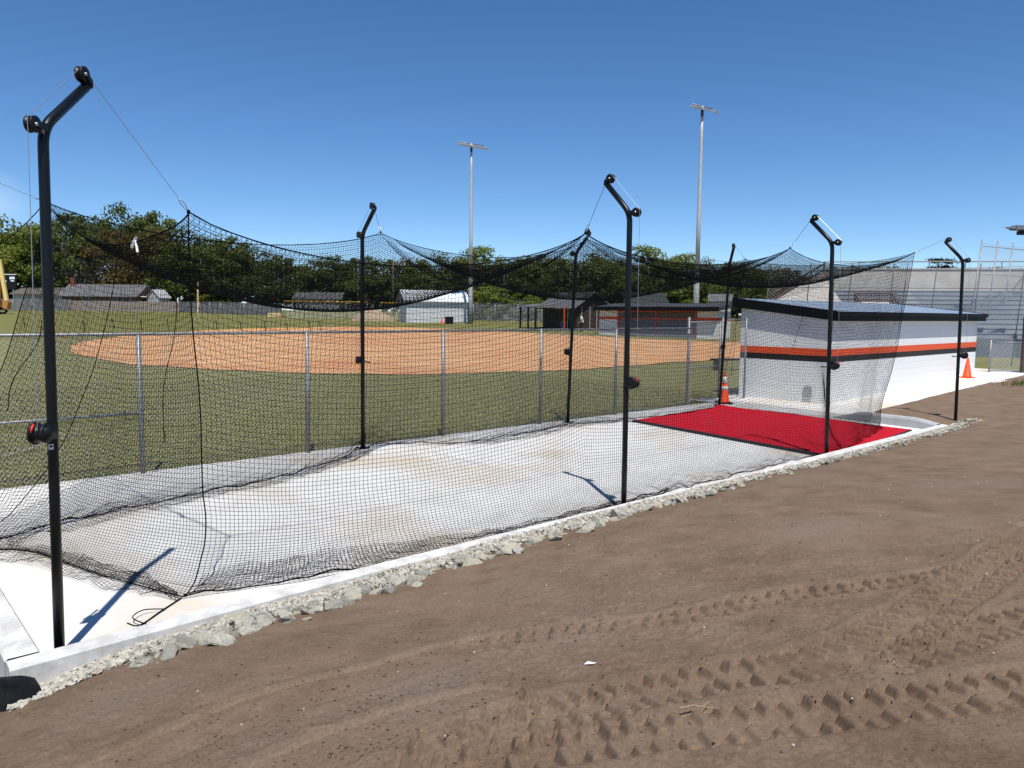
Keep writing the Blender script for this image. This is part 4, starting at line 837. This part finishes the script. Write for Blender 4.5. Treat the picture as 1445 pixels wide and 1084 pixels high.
def gable(name, lab, cat, u, d, rz, L_, Wd, Hw, Hr, mw, mr, ov=.4, door=None, wins=()):
    b = placed(name, lab, cat, u, d, rz); x0, x1, y0, y1 = -L_ / 2, L_ / 2, 0, Wd
    mb = MB(); mb.box(x0, x1, y0, y1, -.4, Hw); ym = Wd / 2
    mb.add([(x0, y0, Hw), (x0, y1, Hw), (x0, ym, Hr), (x1, y0, Hw), (x1, y1, Hw), (x1, ym, Hr)], [(0, 1, 2, 2), (3, 5, 4, 4)]); mb.build("wall", mw, b)
    mb = MB(); k = (Hr - Hw) / ym
    for sgn, ye in ((-1, y0), (1, y1)):
        o_ = sgn * ov; zE = Hw - k * ov; th = .12
        mb.hexa([V3(x0 - ov, ye + o_, zE + .01), V3(x1 + ov, ye + o_, zE + .01), V3(x1 + ov, ym, Hr + .01), V3(x0 - ov, ym, Hr + .01)], [V3(x0 - ov, ye + o_, zE + th), V3(x1 + ov, ye + o_, zE + th), V3(x1 + ov, ym, Hr + th), V3(x0 - ov, ym, Hr + th)])
    rf = mb.build("roof", mr, b)
    for (xa, xb, za, zb2) in wins:
        wf = MB().box(xa - .06, xb + .06, -.05, -.002, za - .06, zb2 + .06).build("window", M_WHITEP, b); MB().box(xa, xb, -.06, -.051, za, zb2).build("pane", M_GLASS, wf)
    if door: MB().box(door[0], door[1], -.04, -.002, 0, 2.1).build("door", M_DKWOOD, b)
    return b, rf
# pale metal shed
b, rf = gable("shed", "pale metal shed with white gable roof by the light pole", "shed", 617, 92, R(20), 7.4, 4.2, 2.6, 3.75, M_METALW, mat("white_metal_roof", (.66, .70, .74), .45), .35)
MB().box(3.705, 3.74, 1.2, 2.4, 0, 2.2).build("door", mat("dull_metal_door", (.25, .26, .27), .6), b)
# dark pavilion
b, rf = gable("pavilion", "dark brown gabled building with porch left of the far dugout", "building", 789, 77, R(-62), 6.4, 3.6, 2.3, 3.55, M_DKWOOD, mat("dark_shingle", (.075, .075, .08), .9, (.12, .12, .125), 3, bump=.01), .5)
mb = MB()
for y in (.55, 1.5, 2.3, 3.1): mb.box(3.205, 3.26, y - .05, y + .05, 0, 2.25)
mb.build("batten", mat("pale_trim", (.28, .27, .26), .7), b); MB().box(3.205, 3.24, 1.6, 2.2, 0, 2.0).build("door", mat("brown_door", (.045, .028, .02), .7), b)
mb = MB(); mb.hexa([V3(-3.2, -2.9, 2.1), V3(.2, -2.9, 2.1), V3(.2, -.51, 2.3), V3(-3.2, -.51, 2.3)], [V3(-3.2, -2.9, 2.2), V3(.2, -2.9, 2.2), V3(.2, -.51, 2.5), V3(-3.2, -.51, 2.5)]); mb.build("porch_roof", M_SHINGLE, b)
for x in (-3.0, -1.4, .1): MB().box(x - .07, x + .07, -2.8, -2.66, -.2, 2.1).build("porch_post", M_BLKPL, b)
MB().box(2.6, 2.7, -1.1, -1.0, 0, 2.1).build("orange_post", MATS["orange_steel"], b)
# houses beyond the outfield
b, rf = gable("house", "low brick ranch house with grey shingle roof behind the board fence", "house", 140, 146, R(2), 13.5, 8, 2.7, 4.7, mat("brown_brick", (.16, .10, .08), .85), M_SHINGLE, .7, wins=((2.2, 3.4, 1.5, 2.6), (4.6, 5.8, 1.5, 2.6), (-3, -1.8, 1.5, 2.6)))
MB().box(-6.8, -6.1, 3.2, 4.1, 3.6, 6.0).build("chimney", mat("red_brick", (.22, .07, .05), .85), rf)
MB().box(6.95, 10.5, 1, 5, 2.4, 2.6).build("carport_roof", M_WHITEP, b)
gable("shed", "small white garden shed with steep roof behind the outfield fence", "shed", 233, 142, R(70), 2.6, 2.8, 2.4, 3.7, mat("dull_white_siding", (.40, .41, .42), .7), mat("white_shed_roof", (.38, .39, .40), .7), .2)
gable("house", "white house with pale grey roof above the yellow capped fence", "house", 448, 150, R(5), 8.5, 7, 2.4, 3.6, mat("grey_white_siding", (.42, .43, .44), .6), M_SHINGLE, .5, wins=((-3.2, -2.2, 1.0, 2.0), (1, 2, 1.0, 2.0)))
gable("shelter", "building with dark green pyramid roof rising behind the far dugout", "building", 914, 88, R(8), 4.2, 4.2, 2.4, 3.7, M_DKWOOD, mat("dark_green_roof", (.020, .032, .028), .6), .5)
gable("building", "small white block building with grey roof right of the far dugout", "building", 1016, 72, R(-15), 1.9, 3, 2.9, 3.5, M_METALW, M_SHINGLE, .2)
gable("house", "pale house low behind the gate post and far fence", "house", 60, 150, R(0), 11, 7, 2.8, 4.0, mat("cream_siding", (.42, .40, .36), .8), mat("brown_roof", (.10, .085, .075), .9), .5)

# outfield fences
def low_fence(lab, u0, d0, u1, d1, H_, kind, step=3.0, cap=False):
    a, b = spot(u0, d0), spot(u1, d1); v = b - a; L_ = float(np.linalg.norm(v)); hyp = float(np.linalg.norm(v[:2])); f = thing("board_fence" if kind == "board" else "outfield_fence", lab, "fence", a, math.atan2(v[1], v[0])); k = v[2] / hyp
    sh = np.eye(3); sh[2, 0] = k; xf = (sh, np.zeros(3)); mb = MB()
    if kind == "board":
        for x in np.arange(0, hyp, .16): mb.box(x, x + .15, -.02 + .008 * random.random(), .02, 0, H_ + random.uniform(-.05, .05))
        mb.build("boards", M_OLDWOOD, f, xf=xf)
    else:
        if kind == "screen": MB().box(0, hyp, -.012, .012, .05, H_ - .05).build("screen", M_GFENCE, f, xf=xf)
        else: chain(mb, hyp, H_, pitch=.13, r=.006); mb.build("wire_mesh", M_GALVW if kind == "mesh" else M_GFENCE, f, xf=xf)
        n = max(1, int(hyp / step))
        for i in range(n + 1): MB().tube([(hyp * i / n, -.04, -.2 + k * hyp * i / n), (hyp * i / n, -.04, H_ + k * hyp * i / n)], .045, 6).build("post", M_GALV, f, True)
        MB().tube([(0, 0, H_), (hyp, 0, H_ + k * hyp)], .035, 6).build("top_rail", M_GALV, f, True)
        if cap: MB().tube([(0, 0, H_ + .08), (hyp, 0, H_ + .08 + k * hyp)], .11, 8).build("cap", M_YEL, f, True)
    return f
low_fence("weathered grey board fence below the ranch house", 100, 133, 252, 131, 1.75, "board")
low_fence("dark screened outfield fence left of the board fence", -90, 131, 99, 132, 1.9, "screen")
low_fence("grey screened outfield fence right of the board fence", 253, 131, 398, 112, 1.8, "screen")
low_fence("outfield mesh fence with long yellow cap", 401, 104, 519, 100, 2.15, "mesh", cap=True)
low_fence("short outfield mesh fence with yellow cap beside the pale shed", 536, 99, 566, 98, 2.1, "mesh", cap=True)
low_fence("grey mesh fence running from the pale shed to the pavilion", 668, 100, 800, 92, 2.2, "mesh")
low_fence("lower grey mesh fence in front of the trees by the utility pole", 672, 108, 840, 104, 2.5, "screen")

# sand, lumber, cone, boxes
p = spot(527, 97); n = 36; aa, rr_ = np.meshgrid(np.linspace(0, 2 * math.pi, n), np.linspace(0, 1, 12), indexing='ij')
X, Y = np.cos(aa) * rr_ * 2.9, np.sin(aa) * rr_ * 1.8; Zp = (1 - rr_) ** .8 * 1.7 * (1 + .25 * np.cos(aa + 2)) + .22 * fbm(X + 9, Y + 9, 1.1, 3, 2) * (1 - rr_) - .05
o = MB().grid(np.stack([X, Y, Zp], -1)).build("sand_pile", M_SAND, smooth=True); o.location = p; tag(o, "tan pile of sand in front of the yellow capped fence", "sand pile")
lb = placed("lumber_stack", "small stack of pale lumber by the end of the yellow capped fence", "lumber", 388, 104, .1)
for i in range(3):
    for k in range(3): MB().box(-.9, .9, -.35 + .24 * k, -.16 + .24 * k, .12 + .2 * i, .29 + .2 * i).build("board", M_LUMB, lb)
cone(spot(624, 88), "small red cone standing before the pale metal shed", .7, False)
o = MB().box(-.45, .45, -.3, .3, 0, .75).build("bin", M_BLKPL); o.location = spot(634, 88); o2 = MB().box(-.48, .48, -.33, .33, .75, .82).build("lid", M_BLKPL, o); tag(o, "black bin standing before the pale metal shed", "bin")
bk = MB().disc((0, 0, 0), (0, 0, 1), 1, 1, 16, [(0, .17), (.4, .21), (.42, .22), (.42, .19)]).build("bucket", mat("blue_plastic", (.03, .07, .30), .4), None, True); bk.location = spot(795, 75); bk.scale = (1.4, 1.4, 1.3); MB().tube([(-.2, 0, .4), (-.15, 0, .55), (.15, 0, .55), (.2, 0, .4)], .012, 5).build("handle", M_STEEL, bk); tag(bk, "blue bucket on the grass left of the person in white", "bucket")
# wooden stake, short dark stakes
sk_ = MB().box(-.09, .09, -.06, .06, -.2, 4.6); p = spot(279, 100); sk2 = sk_.build("wooden_stake", M_LUMB); sk2.location = p; sk2.rotation_euler = (0, R(1.6), 0); MB().box(-.10, .10, -.065, .065, 4.2, 4.64).build("stake_top", M_LUMB, sk2); tag(sk2, "tall pale wooden stake standing upright on the outfield grass", "stake")
dk = None
for u in (34, 119, 160, 199, 237, 272, 306, 340, 374, 406, 438, 452):
    p = spot(u, 62 + (u % 7)); o = bpy.data.objects.new("marker_stake", dk) if dk else None
    if not o:
        mb = MB(); mb.tube([(0, 0, -.1), (0, 0, .85)], .035, 6); mb.tube([(0, 0, .85), (.02, 0, .9)], [.05, .03], 6); o = mb.build("marker_stake", M_BLKPL); dk = o.data
    else: COL.objects.link(o)
    o.location = p; o.rotation_euler = (R(random.uniform(-4, 4)), R(random.uniform(-9, -3)), 0); tag(o, "short black stake standing in the outfield grass", "stake", "black stakes across the outfield grass")
# utility pole and wires
up_ = placed("utility_pole", "thin utility pole with small orange sign before the trees", "pole", 711, 112); MB().tube([(0, 0, -.5), (0, 0, 7.6)], [.13, .09], 8).build("shaft", M_BARK, up_, True); MB().box(-.5, .5, -.16, -.12, 1.1, 1.8).build("sign", mat("orange_sign", (.6, .12, .02), .5), up_)
u2 = placed("utility_pole", "thin utility pole before the trees above the sand pile", "pole", 555, 122); MB().tube([(0, 0, -.5), (0, 0, 8.4)], [.13, .09], 8).build("shaft", M_BARK, u2, True); MB().tube([(-.8, 0, 7.9), (.8, 0, 7.9)], .06, 6).build("crossarm", M_BARK, u2, True)
a = at(985, 366, 95); b = at(1600, 367, 80); o = MB().tube([a * (1 - t) + b * t - V3(0, 0, 1.0 * 4 * t * (1 - t)) for t in np.linspace(0, 1, 16)], .022, 5).build("power_line", M_BLKPL); tag(o, "thin power line crossing the sky above the grandstand", "cable")
# scoreboard
sb = placed("scoreboard", "black scoreboard on two posts at the left edge beyond the outfield", "scoreboard", 16, 125, .05)
zc = top_z(16, 388, 125) - fz(125); MB().box(-1.6, 1.0, -.1, .1, zc - 2.3, zc).build("panel", M_BLKPL, sb); MB().box(-1.62, 1.02, -.12, .12, zc + .002, zc + .12).build("top_trim", M_WHITEP, sb)
for (x, z, ww, hh_) in ((-1.4, .55, .5, .22), (-1.35, 1.0, .3, .2), (-.7, 1.0, .25, .2), (.05, .5, .8, .4), (.2, .95, .55, .2)): MB().box(x, x + ww, -.13, -.101, zc - z - hh_ / 2, zc - z + hh_ / 2).build("lettering_strip", M_WHITEP, sb)
for x in (-1.1, .5): MB().box(x - .08, x + .08, -.08, .08, -.3, zc - 2.31).build("post", M_GALV, sb)
# excavator, mostly beyond the left edge
ex = placed("excavator", "yellow excavator reaching in at the left edge beyond the outfield", "excavator", -16, 108, .1)
for y in (-1.0, 1.0):
    mb = MB(); mb.tube([(-1.9, y, .45), (-1.5, y, .12), (1.5, y, .12), (1.9, y, .45), (1.5, y, .8), (-1.5, y, .8), (-1.9, y, .45)], .2, 8); mb.build("track", M_BLKPL, ex, True)
MB().box(-1.6, 1.3, -1.1, 1.1, .95, 1.9).build("house_body", M_YEL, ex); MB().box(-.2, 1.2, -1.1, .0, 1.9, 3.1).build("cab", mat("yellow_cab", (.70, .42, .05), .45), ex); MB().box(.0, 1.25, -1.13, -1.101, 2.1, 2.9).build("window", M_GLASS, ex)
zt_ = top_z(0, 368, 108) - fz(108); MB().hexa([V3(.9, .1, 1.8), V3(1.4, .1, 1.6), V3(1.4, .55, 1.6), V3(.9, .55, 1.8)], [V3(1.3, .1, zt_), V3(1.75, .1, zt_ + .2), V3(1.75, .55, zt_ + .2), V3(1.3, .55, zt_)]).build("boom", M_YEL, ex)
MB().hexa([V3(2.05, .12, 1.9), V3(2.5, .12, 1.95), V3(2.5, .5, 1.95), V3(2.05, .5, 1.9)], [V3(1.35, .12, zt_ + .2), V3(1.8, .12, zt_ + .25), V3(1.8, .5, zt_ + .25), V3(1.35, .5, zt_ + .2)]).build("arm", mat("pale_yellow_paint", (.80, .58, .22), .45), ex)
MB().hexa([V3(1.9, -.2, .9), V3(2.5, -.2, .7), V3(2.5, .8, .7), V3(1.9, .8, .9)], [V3(2.0, -.2, 1.85), V3(2.7, -.2, 1.7), V3(2.7, .8, 1.7), V3(2.0, .8, 1.85)]).build("bucket", mat("worn_orange", (.45, .20, .06), .6), ex)
# parked car far off
car = placed("parked_car", "dark parked car with pale roof behind the outfield grass", "car", 350, 124, .15)
P = np.array([(-2.1, .35), (-2.1, .8), (-1.5, .92), (-.9, 1.38), (.6, 1.40), (1.2, .95), (2.0, .82), (2.1, .4)]); n = len(P)
V = [(x, y, z) for y in (-.85, .85) for x, z in P]; bm_f = [(i, (i + 1) % n, n + (i + 1) % n, n + i) for i in range(n)]
F_ = bm_f + [(0, 1, 2, 7), (2, 5, 6, 7), (2, 3, 4, 5), (n, n + 7, n + 2, n + 1), (n + 2, n + 7, n + 6, n + 5), (n + 2, n + 5, n + 4, n + 3)]
MB().add(V, F_).build("body", mat("silver_car_paint", (.30, .31, .33), .3), car); MB().box(-.95, .65, -.875, -.855, .95, 1.28).build("window", M_GLASS, car)
for x in (-1.3, 1.3):
    for y in (-.8, .8): MB().disc((x, y, .32), (0, 1, 0), .32, .2, 14).build("wheel", M_BLKPL, car, True)

# ================================================================== PERSON far across the infield
def person(p, rz):
    J = {"pelvis": (0, 0, .88), "chest": (.06, 0, 1.18), "neck": (.14, 0, 1.38), "head": (.20, 0, 1.52), "top": (.22, 0, 1.62),
         "hl": (0, .09, .84), "kl": (.07, .10, .46), "al": (.0, .10, .09), "tl": (.14, .11, .04), "hr": (0, -.09, .84), "kr": (.10, -.10, .46), "ar": (.02, -.11, .09), "tr": (.16, -.12, .04),
         "sl": (.11, .18, 1.32), "el": (.12, .24, 1.06), "wl": (.26, .20, .88), "fl": (.31, .18, .80), "sr": (.11, -.18, 1.32), "er": (.10, -.25, 1.06), "wr": (.25, -.22, .88), "fr": (.30, -.20, .80)}
    rad = {"pelvis": .14, "chest": .15, "neck": .06, "head": .10, "top": .07, "hl": .09, "kl": .06, "al": .045, "tl": .04, "hr": .09, "kr": .06, "ar": .045, "tr": .04, "sl": .065, "el": .045, "wl": .033, "fl": .03, "sr": .065, "er": .045, "wr": .033, "fr": .03}
    E_ = [("pelvis", "chest"), ("chest", "neck"), ("neck", "head"), ("head", "top"), ("pelvis", "hl"), ("hl", "kl"), ("kl", "al"), ("al", "tl"), ("pelvis", "hr"), ("hr", "kr"), ("kr", "ar"), ("ar", "tr"), ("chest", "sl"), ("sl", "el"), ("el", "wl"), ("wl", "fl"), ("chest", "sr"), ("sr", "er"), ("er", "wr"), ("wr", "fr")]
    ks = list(J); me = bpy.data.meshes.new("person"); me.from_pydata([J[k] for k in ks], [(ks.index(a), ks.index(b)) for a, b in E_], [])
    o = bpy.data.objects.new("person", me); COL.objects.link(o); md = o.modifiers.new("skin", 'SKIN'); o.modifiers.new("sub", 'SUBSURF').levels = 1
    for i, k in enumerate(ks): me.skin_vertices[0].data[i].radius = (rad[k], rad[k]); me.skin_vertices[0].data[i].use_root = (k == "pelvis")
    dg_ = bpy.context.evaluated_depsgraph_get(); me2 = bpy.data.meshes.new_from_object(o.evaluated_get(dg_)); o.modifiers.clear(); o.data = me2
    me2.materials.clear()
    for m in (mat("white_shirt", (.75, .75, .76), .8), mat("dark_trousers", (.025, .027, .035), .8), mat("skin", (.38, .22, .15), .6), mat("dark_hair", (.02, .015, .012), .7)): me2.materials.append(m)
    for pl in me2.polygons:
        c = pl.center; zz = c.z; pl.material_index = 1 if zz < .86 and abs(c.y) < .17 else (3 if zz > 1.56 else (2 if zz > 1.40 or (abs(c.y) > .17 and zz < 1.10) else 0)); pl.use_smooth = True
    o.location = p; o.rotation_euler = (0, 0, rz); return tag(o, "person in a white shirt and dark trousers standing before the pavilion", "person")
person(spot(822, 71), R(200))

# ================================================================== TREES
LEAFS = [leaf_mat("dark_oak_leaves", (.066, .090, .020), (.145, .168, .042)), leaf_mat("mid_green_leaves", (.10, .132, .026), (.205, .23, .052)), leaf_mat("spring_green_leaves", (.13, .165, .02), (.235, .26, .048)),
         leaf_mat("russet_leaves", (.12, .085, .022), (.20, .14, .035)), leaf_mat("grey_twigs", (.09, .08, .065), (.13, .12, .10)), leaf_mat("pine_needles", (.018, .030, .012), (.032, .046, .018))]
def crown_mesh(seed, li, shape, nclump, per, leaf, squash=1.0):
    rs = np.random.RandomState(seed); cs = []
    while len(cs) < nclump:
        q = rs.uniform(-1, 1, 3); r_ = np.linalg.norm(q)
        if r_ > 1 or r_ < .35: continue
        if shape == "round": z = .58 + .40 * q[2]; rad = .5
        elif shape == "tall": z = .55 + .44 * q[2]; rad = .34
        elif shape == "bush": z = .5 + .5 * q[2]; rad = .62
        else: z = .62 + .36 * q[2]; rad = .5 * (1.15 - .7 * max(0, q[2]))
        a = .85 + .3 * rs.rand(); cs.append((q[0] * rad * a, q[1] * rad * a, z))
    cs = np.array(cs); n = nclump * per; idx = np.repeat(np.arange(nclump), per); off = rs.randn(n, 3); off /= np.linalg.norm(off, axis=1)[:, None]; cr_ = (.06 + .11 * rs.rand(nclump))[idx]
    pos = cs[idx] + off * (cr_ * rs.rand(n) ** .4)[:, None] * np.array([1.15, 1.15, .75 * squash]); pos[:, 2] = np.clip(pos[:, 2], .03, None)
    nrm = off + rs.randn(n, 3) * .7 + np.array([0, 0, .5]); nrm /= np.linalg.norm(nrm, axis=1)[:, None]
    t1 = np.cross(nrm, rs.randn(n, 3)); t1 /= np.linalg.norm(t1, axis=1)[:, None]; t2 = np.cross(nrm, t1); sz = leaf * (.55 + .9 * rs.rand(n))[:, None]
    V = np.stack([pos - t1 * sz, pos - t2 * sz * .6, pos + t1 * sz, pos + t2 * sz * .6], 1).reshape(-1, 3); i4 = np.arange(n) * 4
    o = MB().add(V, np.stack([i4, i4 + 1, i4 + 2, i4 + 3], -1)).build("crown", LEAFS[li]); m = o.data; bpy.data.objects.remove(o); return m, cs
def trunk_mesh(cs, seed, r=.028):
    rs = np.random.RandomState(seed); mb = MB(); zt_ = .72; mb.tube([(0, 0, -.02), (.006, .004, .2), (-.008, .01, .45), (.0, 0, zt_)], [r * 1.3, r, r * .7, r * .25], 7)
    for k in rs.choice(len(cs), min(11, len(cs)), replace=False):
        c = cs[k]; z = max(.12, c[2] - .22 - .1 * rs.rand()); m_ = np.array([c[0] * .4, c[1] * .4, (z + c[2]) / 2 - .02]); mb.tube([(0, 0, z), m_, c], [r * .5, r * .32, r * .1], 5)
    o = mb.build("trunk", M_BARK, None, True); m = o.data; bpy.data.objects.remove(o); return m
KIND = {}
for nm, seed, li, shape, nc, per, leaf, lab in (
    ("oak", 1, 0, "round", 48, 187, 0.0164, "dark green broadleaf tree in the treeline beyond the field"), ("oak_b", 2, 0, "round", 40, 195, 0.0172, "dark green broadleaf tree in the treeline beyond the field"),
    ("mid", 3, 1, "round", 44, 187, 0.0164, "mid green broadleaf tree in the treeline beyond the field"), ("mid_b", 4, 1, "tall", 42, 172, 0.0172, "narrow mid green tree in the treeline beyond the field"),
    ("spring", 5, 2, "round", 46, 165, 0.0187, "bright spring green tree in the treeline beyond the field"), ("russet", 6, 3, "round", 44, 150, 0.0172, "russet brown tree in the treeline beyond the field"),
    ("bare", 7, 4, "round", 40, 51, 0.0086, "half bare grey tree in the treeline beyond the field"), ("bush", 8, 1, "bush", 40, 180, 0.0273, "mid green bush at the foot of the treeline"), ("bush_d", 9, 0, "bush", 40, 180, 0.0273, "dark green bush at the foot of the treeline"), ("bush_s", 10, 2, "bush", 36, 180, 0.0273, "bright green bush at the foot of the treeline")):
    cm, cs = crown_mesh(seed, li, shape, nc, per, leaf); KIND[nm] = (cm, trunk_mesh(cs, seed + 50, .022 if nm != "bare" else .02), lab)
# layered pine
rs = np.random.RandomState(77); cs = []
for z in np.linspace(.30, .97, 9):
    R_ = .30 * (1.05 - z) / .75 + .05
    for k in range(5): a = rs.rand() * 6.28; cs.append((math.cos(a) * R_ * (.5 + .7 * rs.rand()), math.sin(a) * R_ * (.5 + .7 * rs.rand()), z + rs.uniform(-.02, .02)))
cs = np.array(cs); n = len(cs) * 90; idx = np.repeat(np.arange(len(cs)), 90); pos = cs[idx] + rs.randn(n, 3) * np.array([.06, .06, .014]); nrm = rs.randn(n, 3) + [0, 0, 1.2]; nrm /= np.linalg.norm(nrm, axis=1)[:, None]
t1 = np.cross(nrm, rs.randn(n, 3)); t1 /= np.linalg.norm(t1, axis=1)[:, None]; t2 = np.cross(nrm, t1); V = np.stack([pos - t1 * .022, pos - t2 * .008, pos + t1 * .022, pos + t2 * .008], 1).reshape(-1, 3); i4 = np.arange(n) * 4
o = MB().add(V, np.stack([i4, i4 + 1, i4 + 2, i4 + 3], -1)).build("crown", LEAFS[5]); pm = o.data; bpy.data.objects.remove(o); KIND["pine"] = (pm, trunk_mesh(cs, 88, .02), "layered dark pine rising behind the grandstand's rear wall")
def tree(kind, u, vt, d, wide=1.0, rz=None):
    if u < 610: d = max(d + 22, 160)
    p = spot(u, d); p[2] = min(p[2], fz(150)); h = top_z(u, vt, d) - p[2]; cm, tm, lab = KIND[kind]
    r_ = thing("pine_tree" if kind == "pine" else ("bush" if kind.startswith("bush") else "tree"), lab, "bush" if kind.startswith("bush") else "tree", p, random.random() * 6.28 if rz is None else rz, None if kind == "pine" else ("bushes below the treeline" if kind.startswith("bush") else "trees beyond the ball field"))
    r_.scale = (h * wide, h * wide, h)
    for nm_, m_ in (("trunk", tm), ("crown", cm)): o = bpy.data.objects.new(nm_, m_); COL.objects.link(o); o.parent = r_
for a in (("spring", -40, 300, 96, 1.1), ("mid", 5, 300, 92, 1.15), ("spring", 45, 322, 104, 1.1), ("mid", 75, 305, 128, 1.0), ("bare", 100, 330, 112, 1.1), ("oak", 118, 298, 150, 1.0), ("bare", 135, 335, 118, 1.0), ("oak_b", 168, 293, 160, .75), ("russet", 200, 322, 142, 1.2), ("oak", 208, 297, 165, .8), ("bare", 160, 345, 116, 1.0),
          ("oak_b", 245, 322, 150, 1.1), ("mid", 285, 328, 140, 1.2), ("oak", 312, 332, 150, 1.0), ("mid_b", 265, 350, 128, 1.6), ("oak_b", 365, 356, 150, 1.1), ("oak", 395, 360, 140, 1.1), ("mid", 430, 362, 152, 1.2), ("oak_b", 470, 362, 140, 1.1), ("oak", 505, 360, 150, 1.1), ("bare", 545, 362, 150, .9), ("oak_b", 540, 368, 142, 1.2), ("russet", 572, 364, 150, 1.0), ("oak", 605, 372, 140, 1.3), ("mid", 640, 350, 140, 1.1), ("bare", 625, 358, 135, 1.0),
          ("spring", 682, 350, 145, 1.1), ("mid", 715, 357, 135, 1.1), ("oak", 748, 358, 150, 1.1), ("mid", 780, 358, 138, 1.1), ("mid", 815, 350, 128, 1.25), ("spring", 842, 366, 132, 1.0), ("mid", 868, 362, 128, 1.1), ("spring", 905, 350, 138, 1.0), ("mid", 945, 352, 130, .9), ("mid_b", 925, 366, 125, 1.4), ("spring", 968, 360, 132, 1.0), ("bare", 990, 364, 138, 1.1), ("mid", 1012, 358, 130, .8), ("oak", 1040, 374, 120, 1.2), ("mid", 1062, 364, 130, 1.0), ("oak_b", 1085, 384, 110, 1.2), ("oak", 1110, 378, 118, 1.0), ("oak_b", 1140, 390, 120, 1.2),
          ("oak", 1185, 374, 118, 1.1), ("mid", 1215, 369, 112, 1.3), ("oak_b", 1250, 378, 118, 1.1), ("oak", 1290, 389, 120, 1.5), ("mid", 1360, 388, 116, 1.4), ("oak", 1385, 376, 112, 1.1), ("mid", 1420, 372, 110, 1.2), ("mid", 1455, 364, 105, 1.2),
          ("oak", 20, 345, 140, 1.3), ("oak", 330, 352, 150, 1.3), ("oak_b", 660, 375, 150, 1.4), ("oak", 800, 378, 145, 1.4), ("oak_b", 885, 376, 142, 1.4), ("oak", 1000, 380, 140, 1.4), ("oak", 440, 380, 138, 1.5)): tree(*a)
tree("pine", 1326, 366, 88, 1.0)
for i, u in enumerate(range(-60, 1120, 26)):
    k = ("bush", "bush_d", "bush_d", "bush_s", "bush")[(i * 7) % 5]; tree(k, u + random.uniform(-8, 8), random.uniform(388, 412), 128 + random.uniform(-4, 8), 1.15)
for a in (("bush_s", 685, 402, 104, 1.3), ("bush_s", 738, 414, 103, 1.3), ("bush_s", 985, 420, 84, 1.2), ("bush_s", 60, 398, 118, 1.1), ("bush", 35, 402, 122, 1.2), ("bush_d", 375, 411, 116, 1.6), ("bush_d", 520, 416, 112, 1.6), ("bush_s", 300, 402, 126, 1.2)): tree(*a)
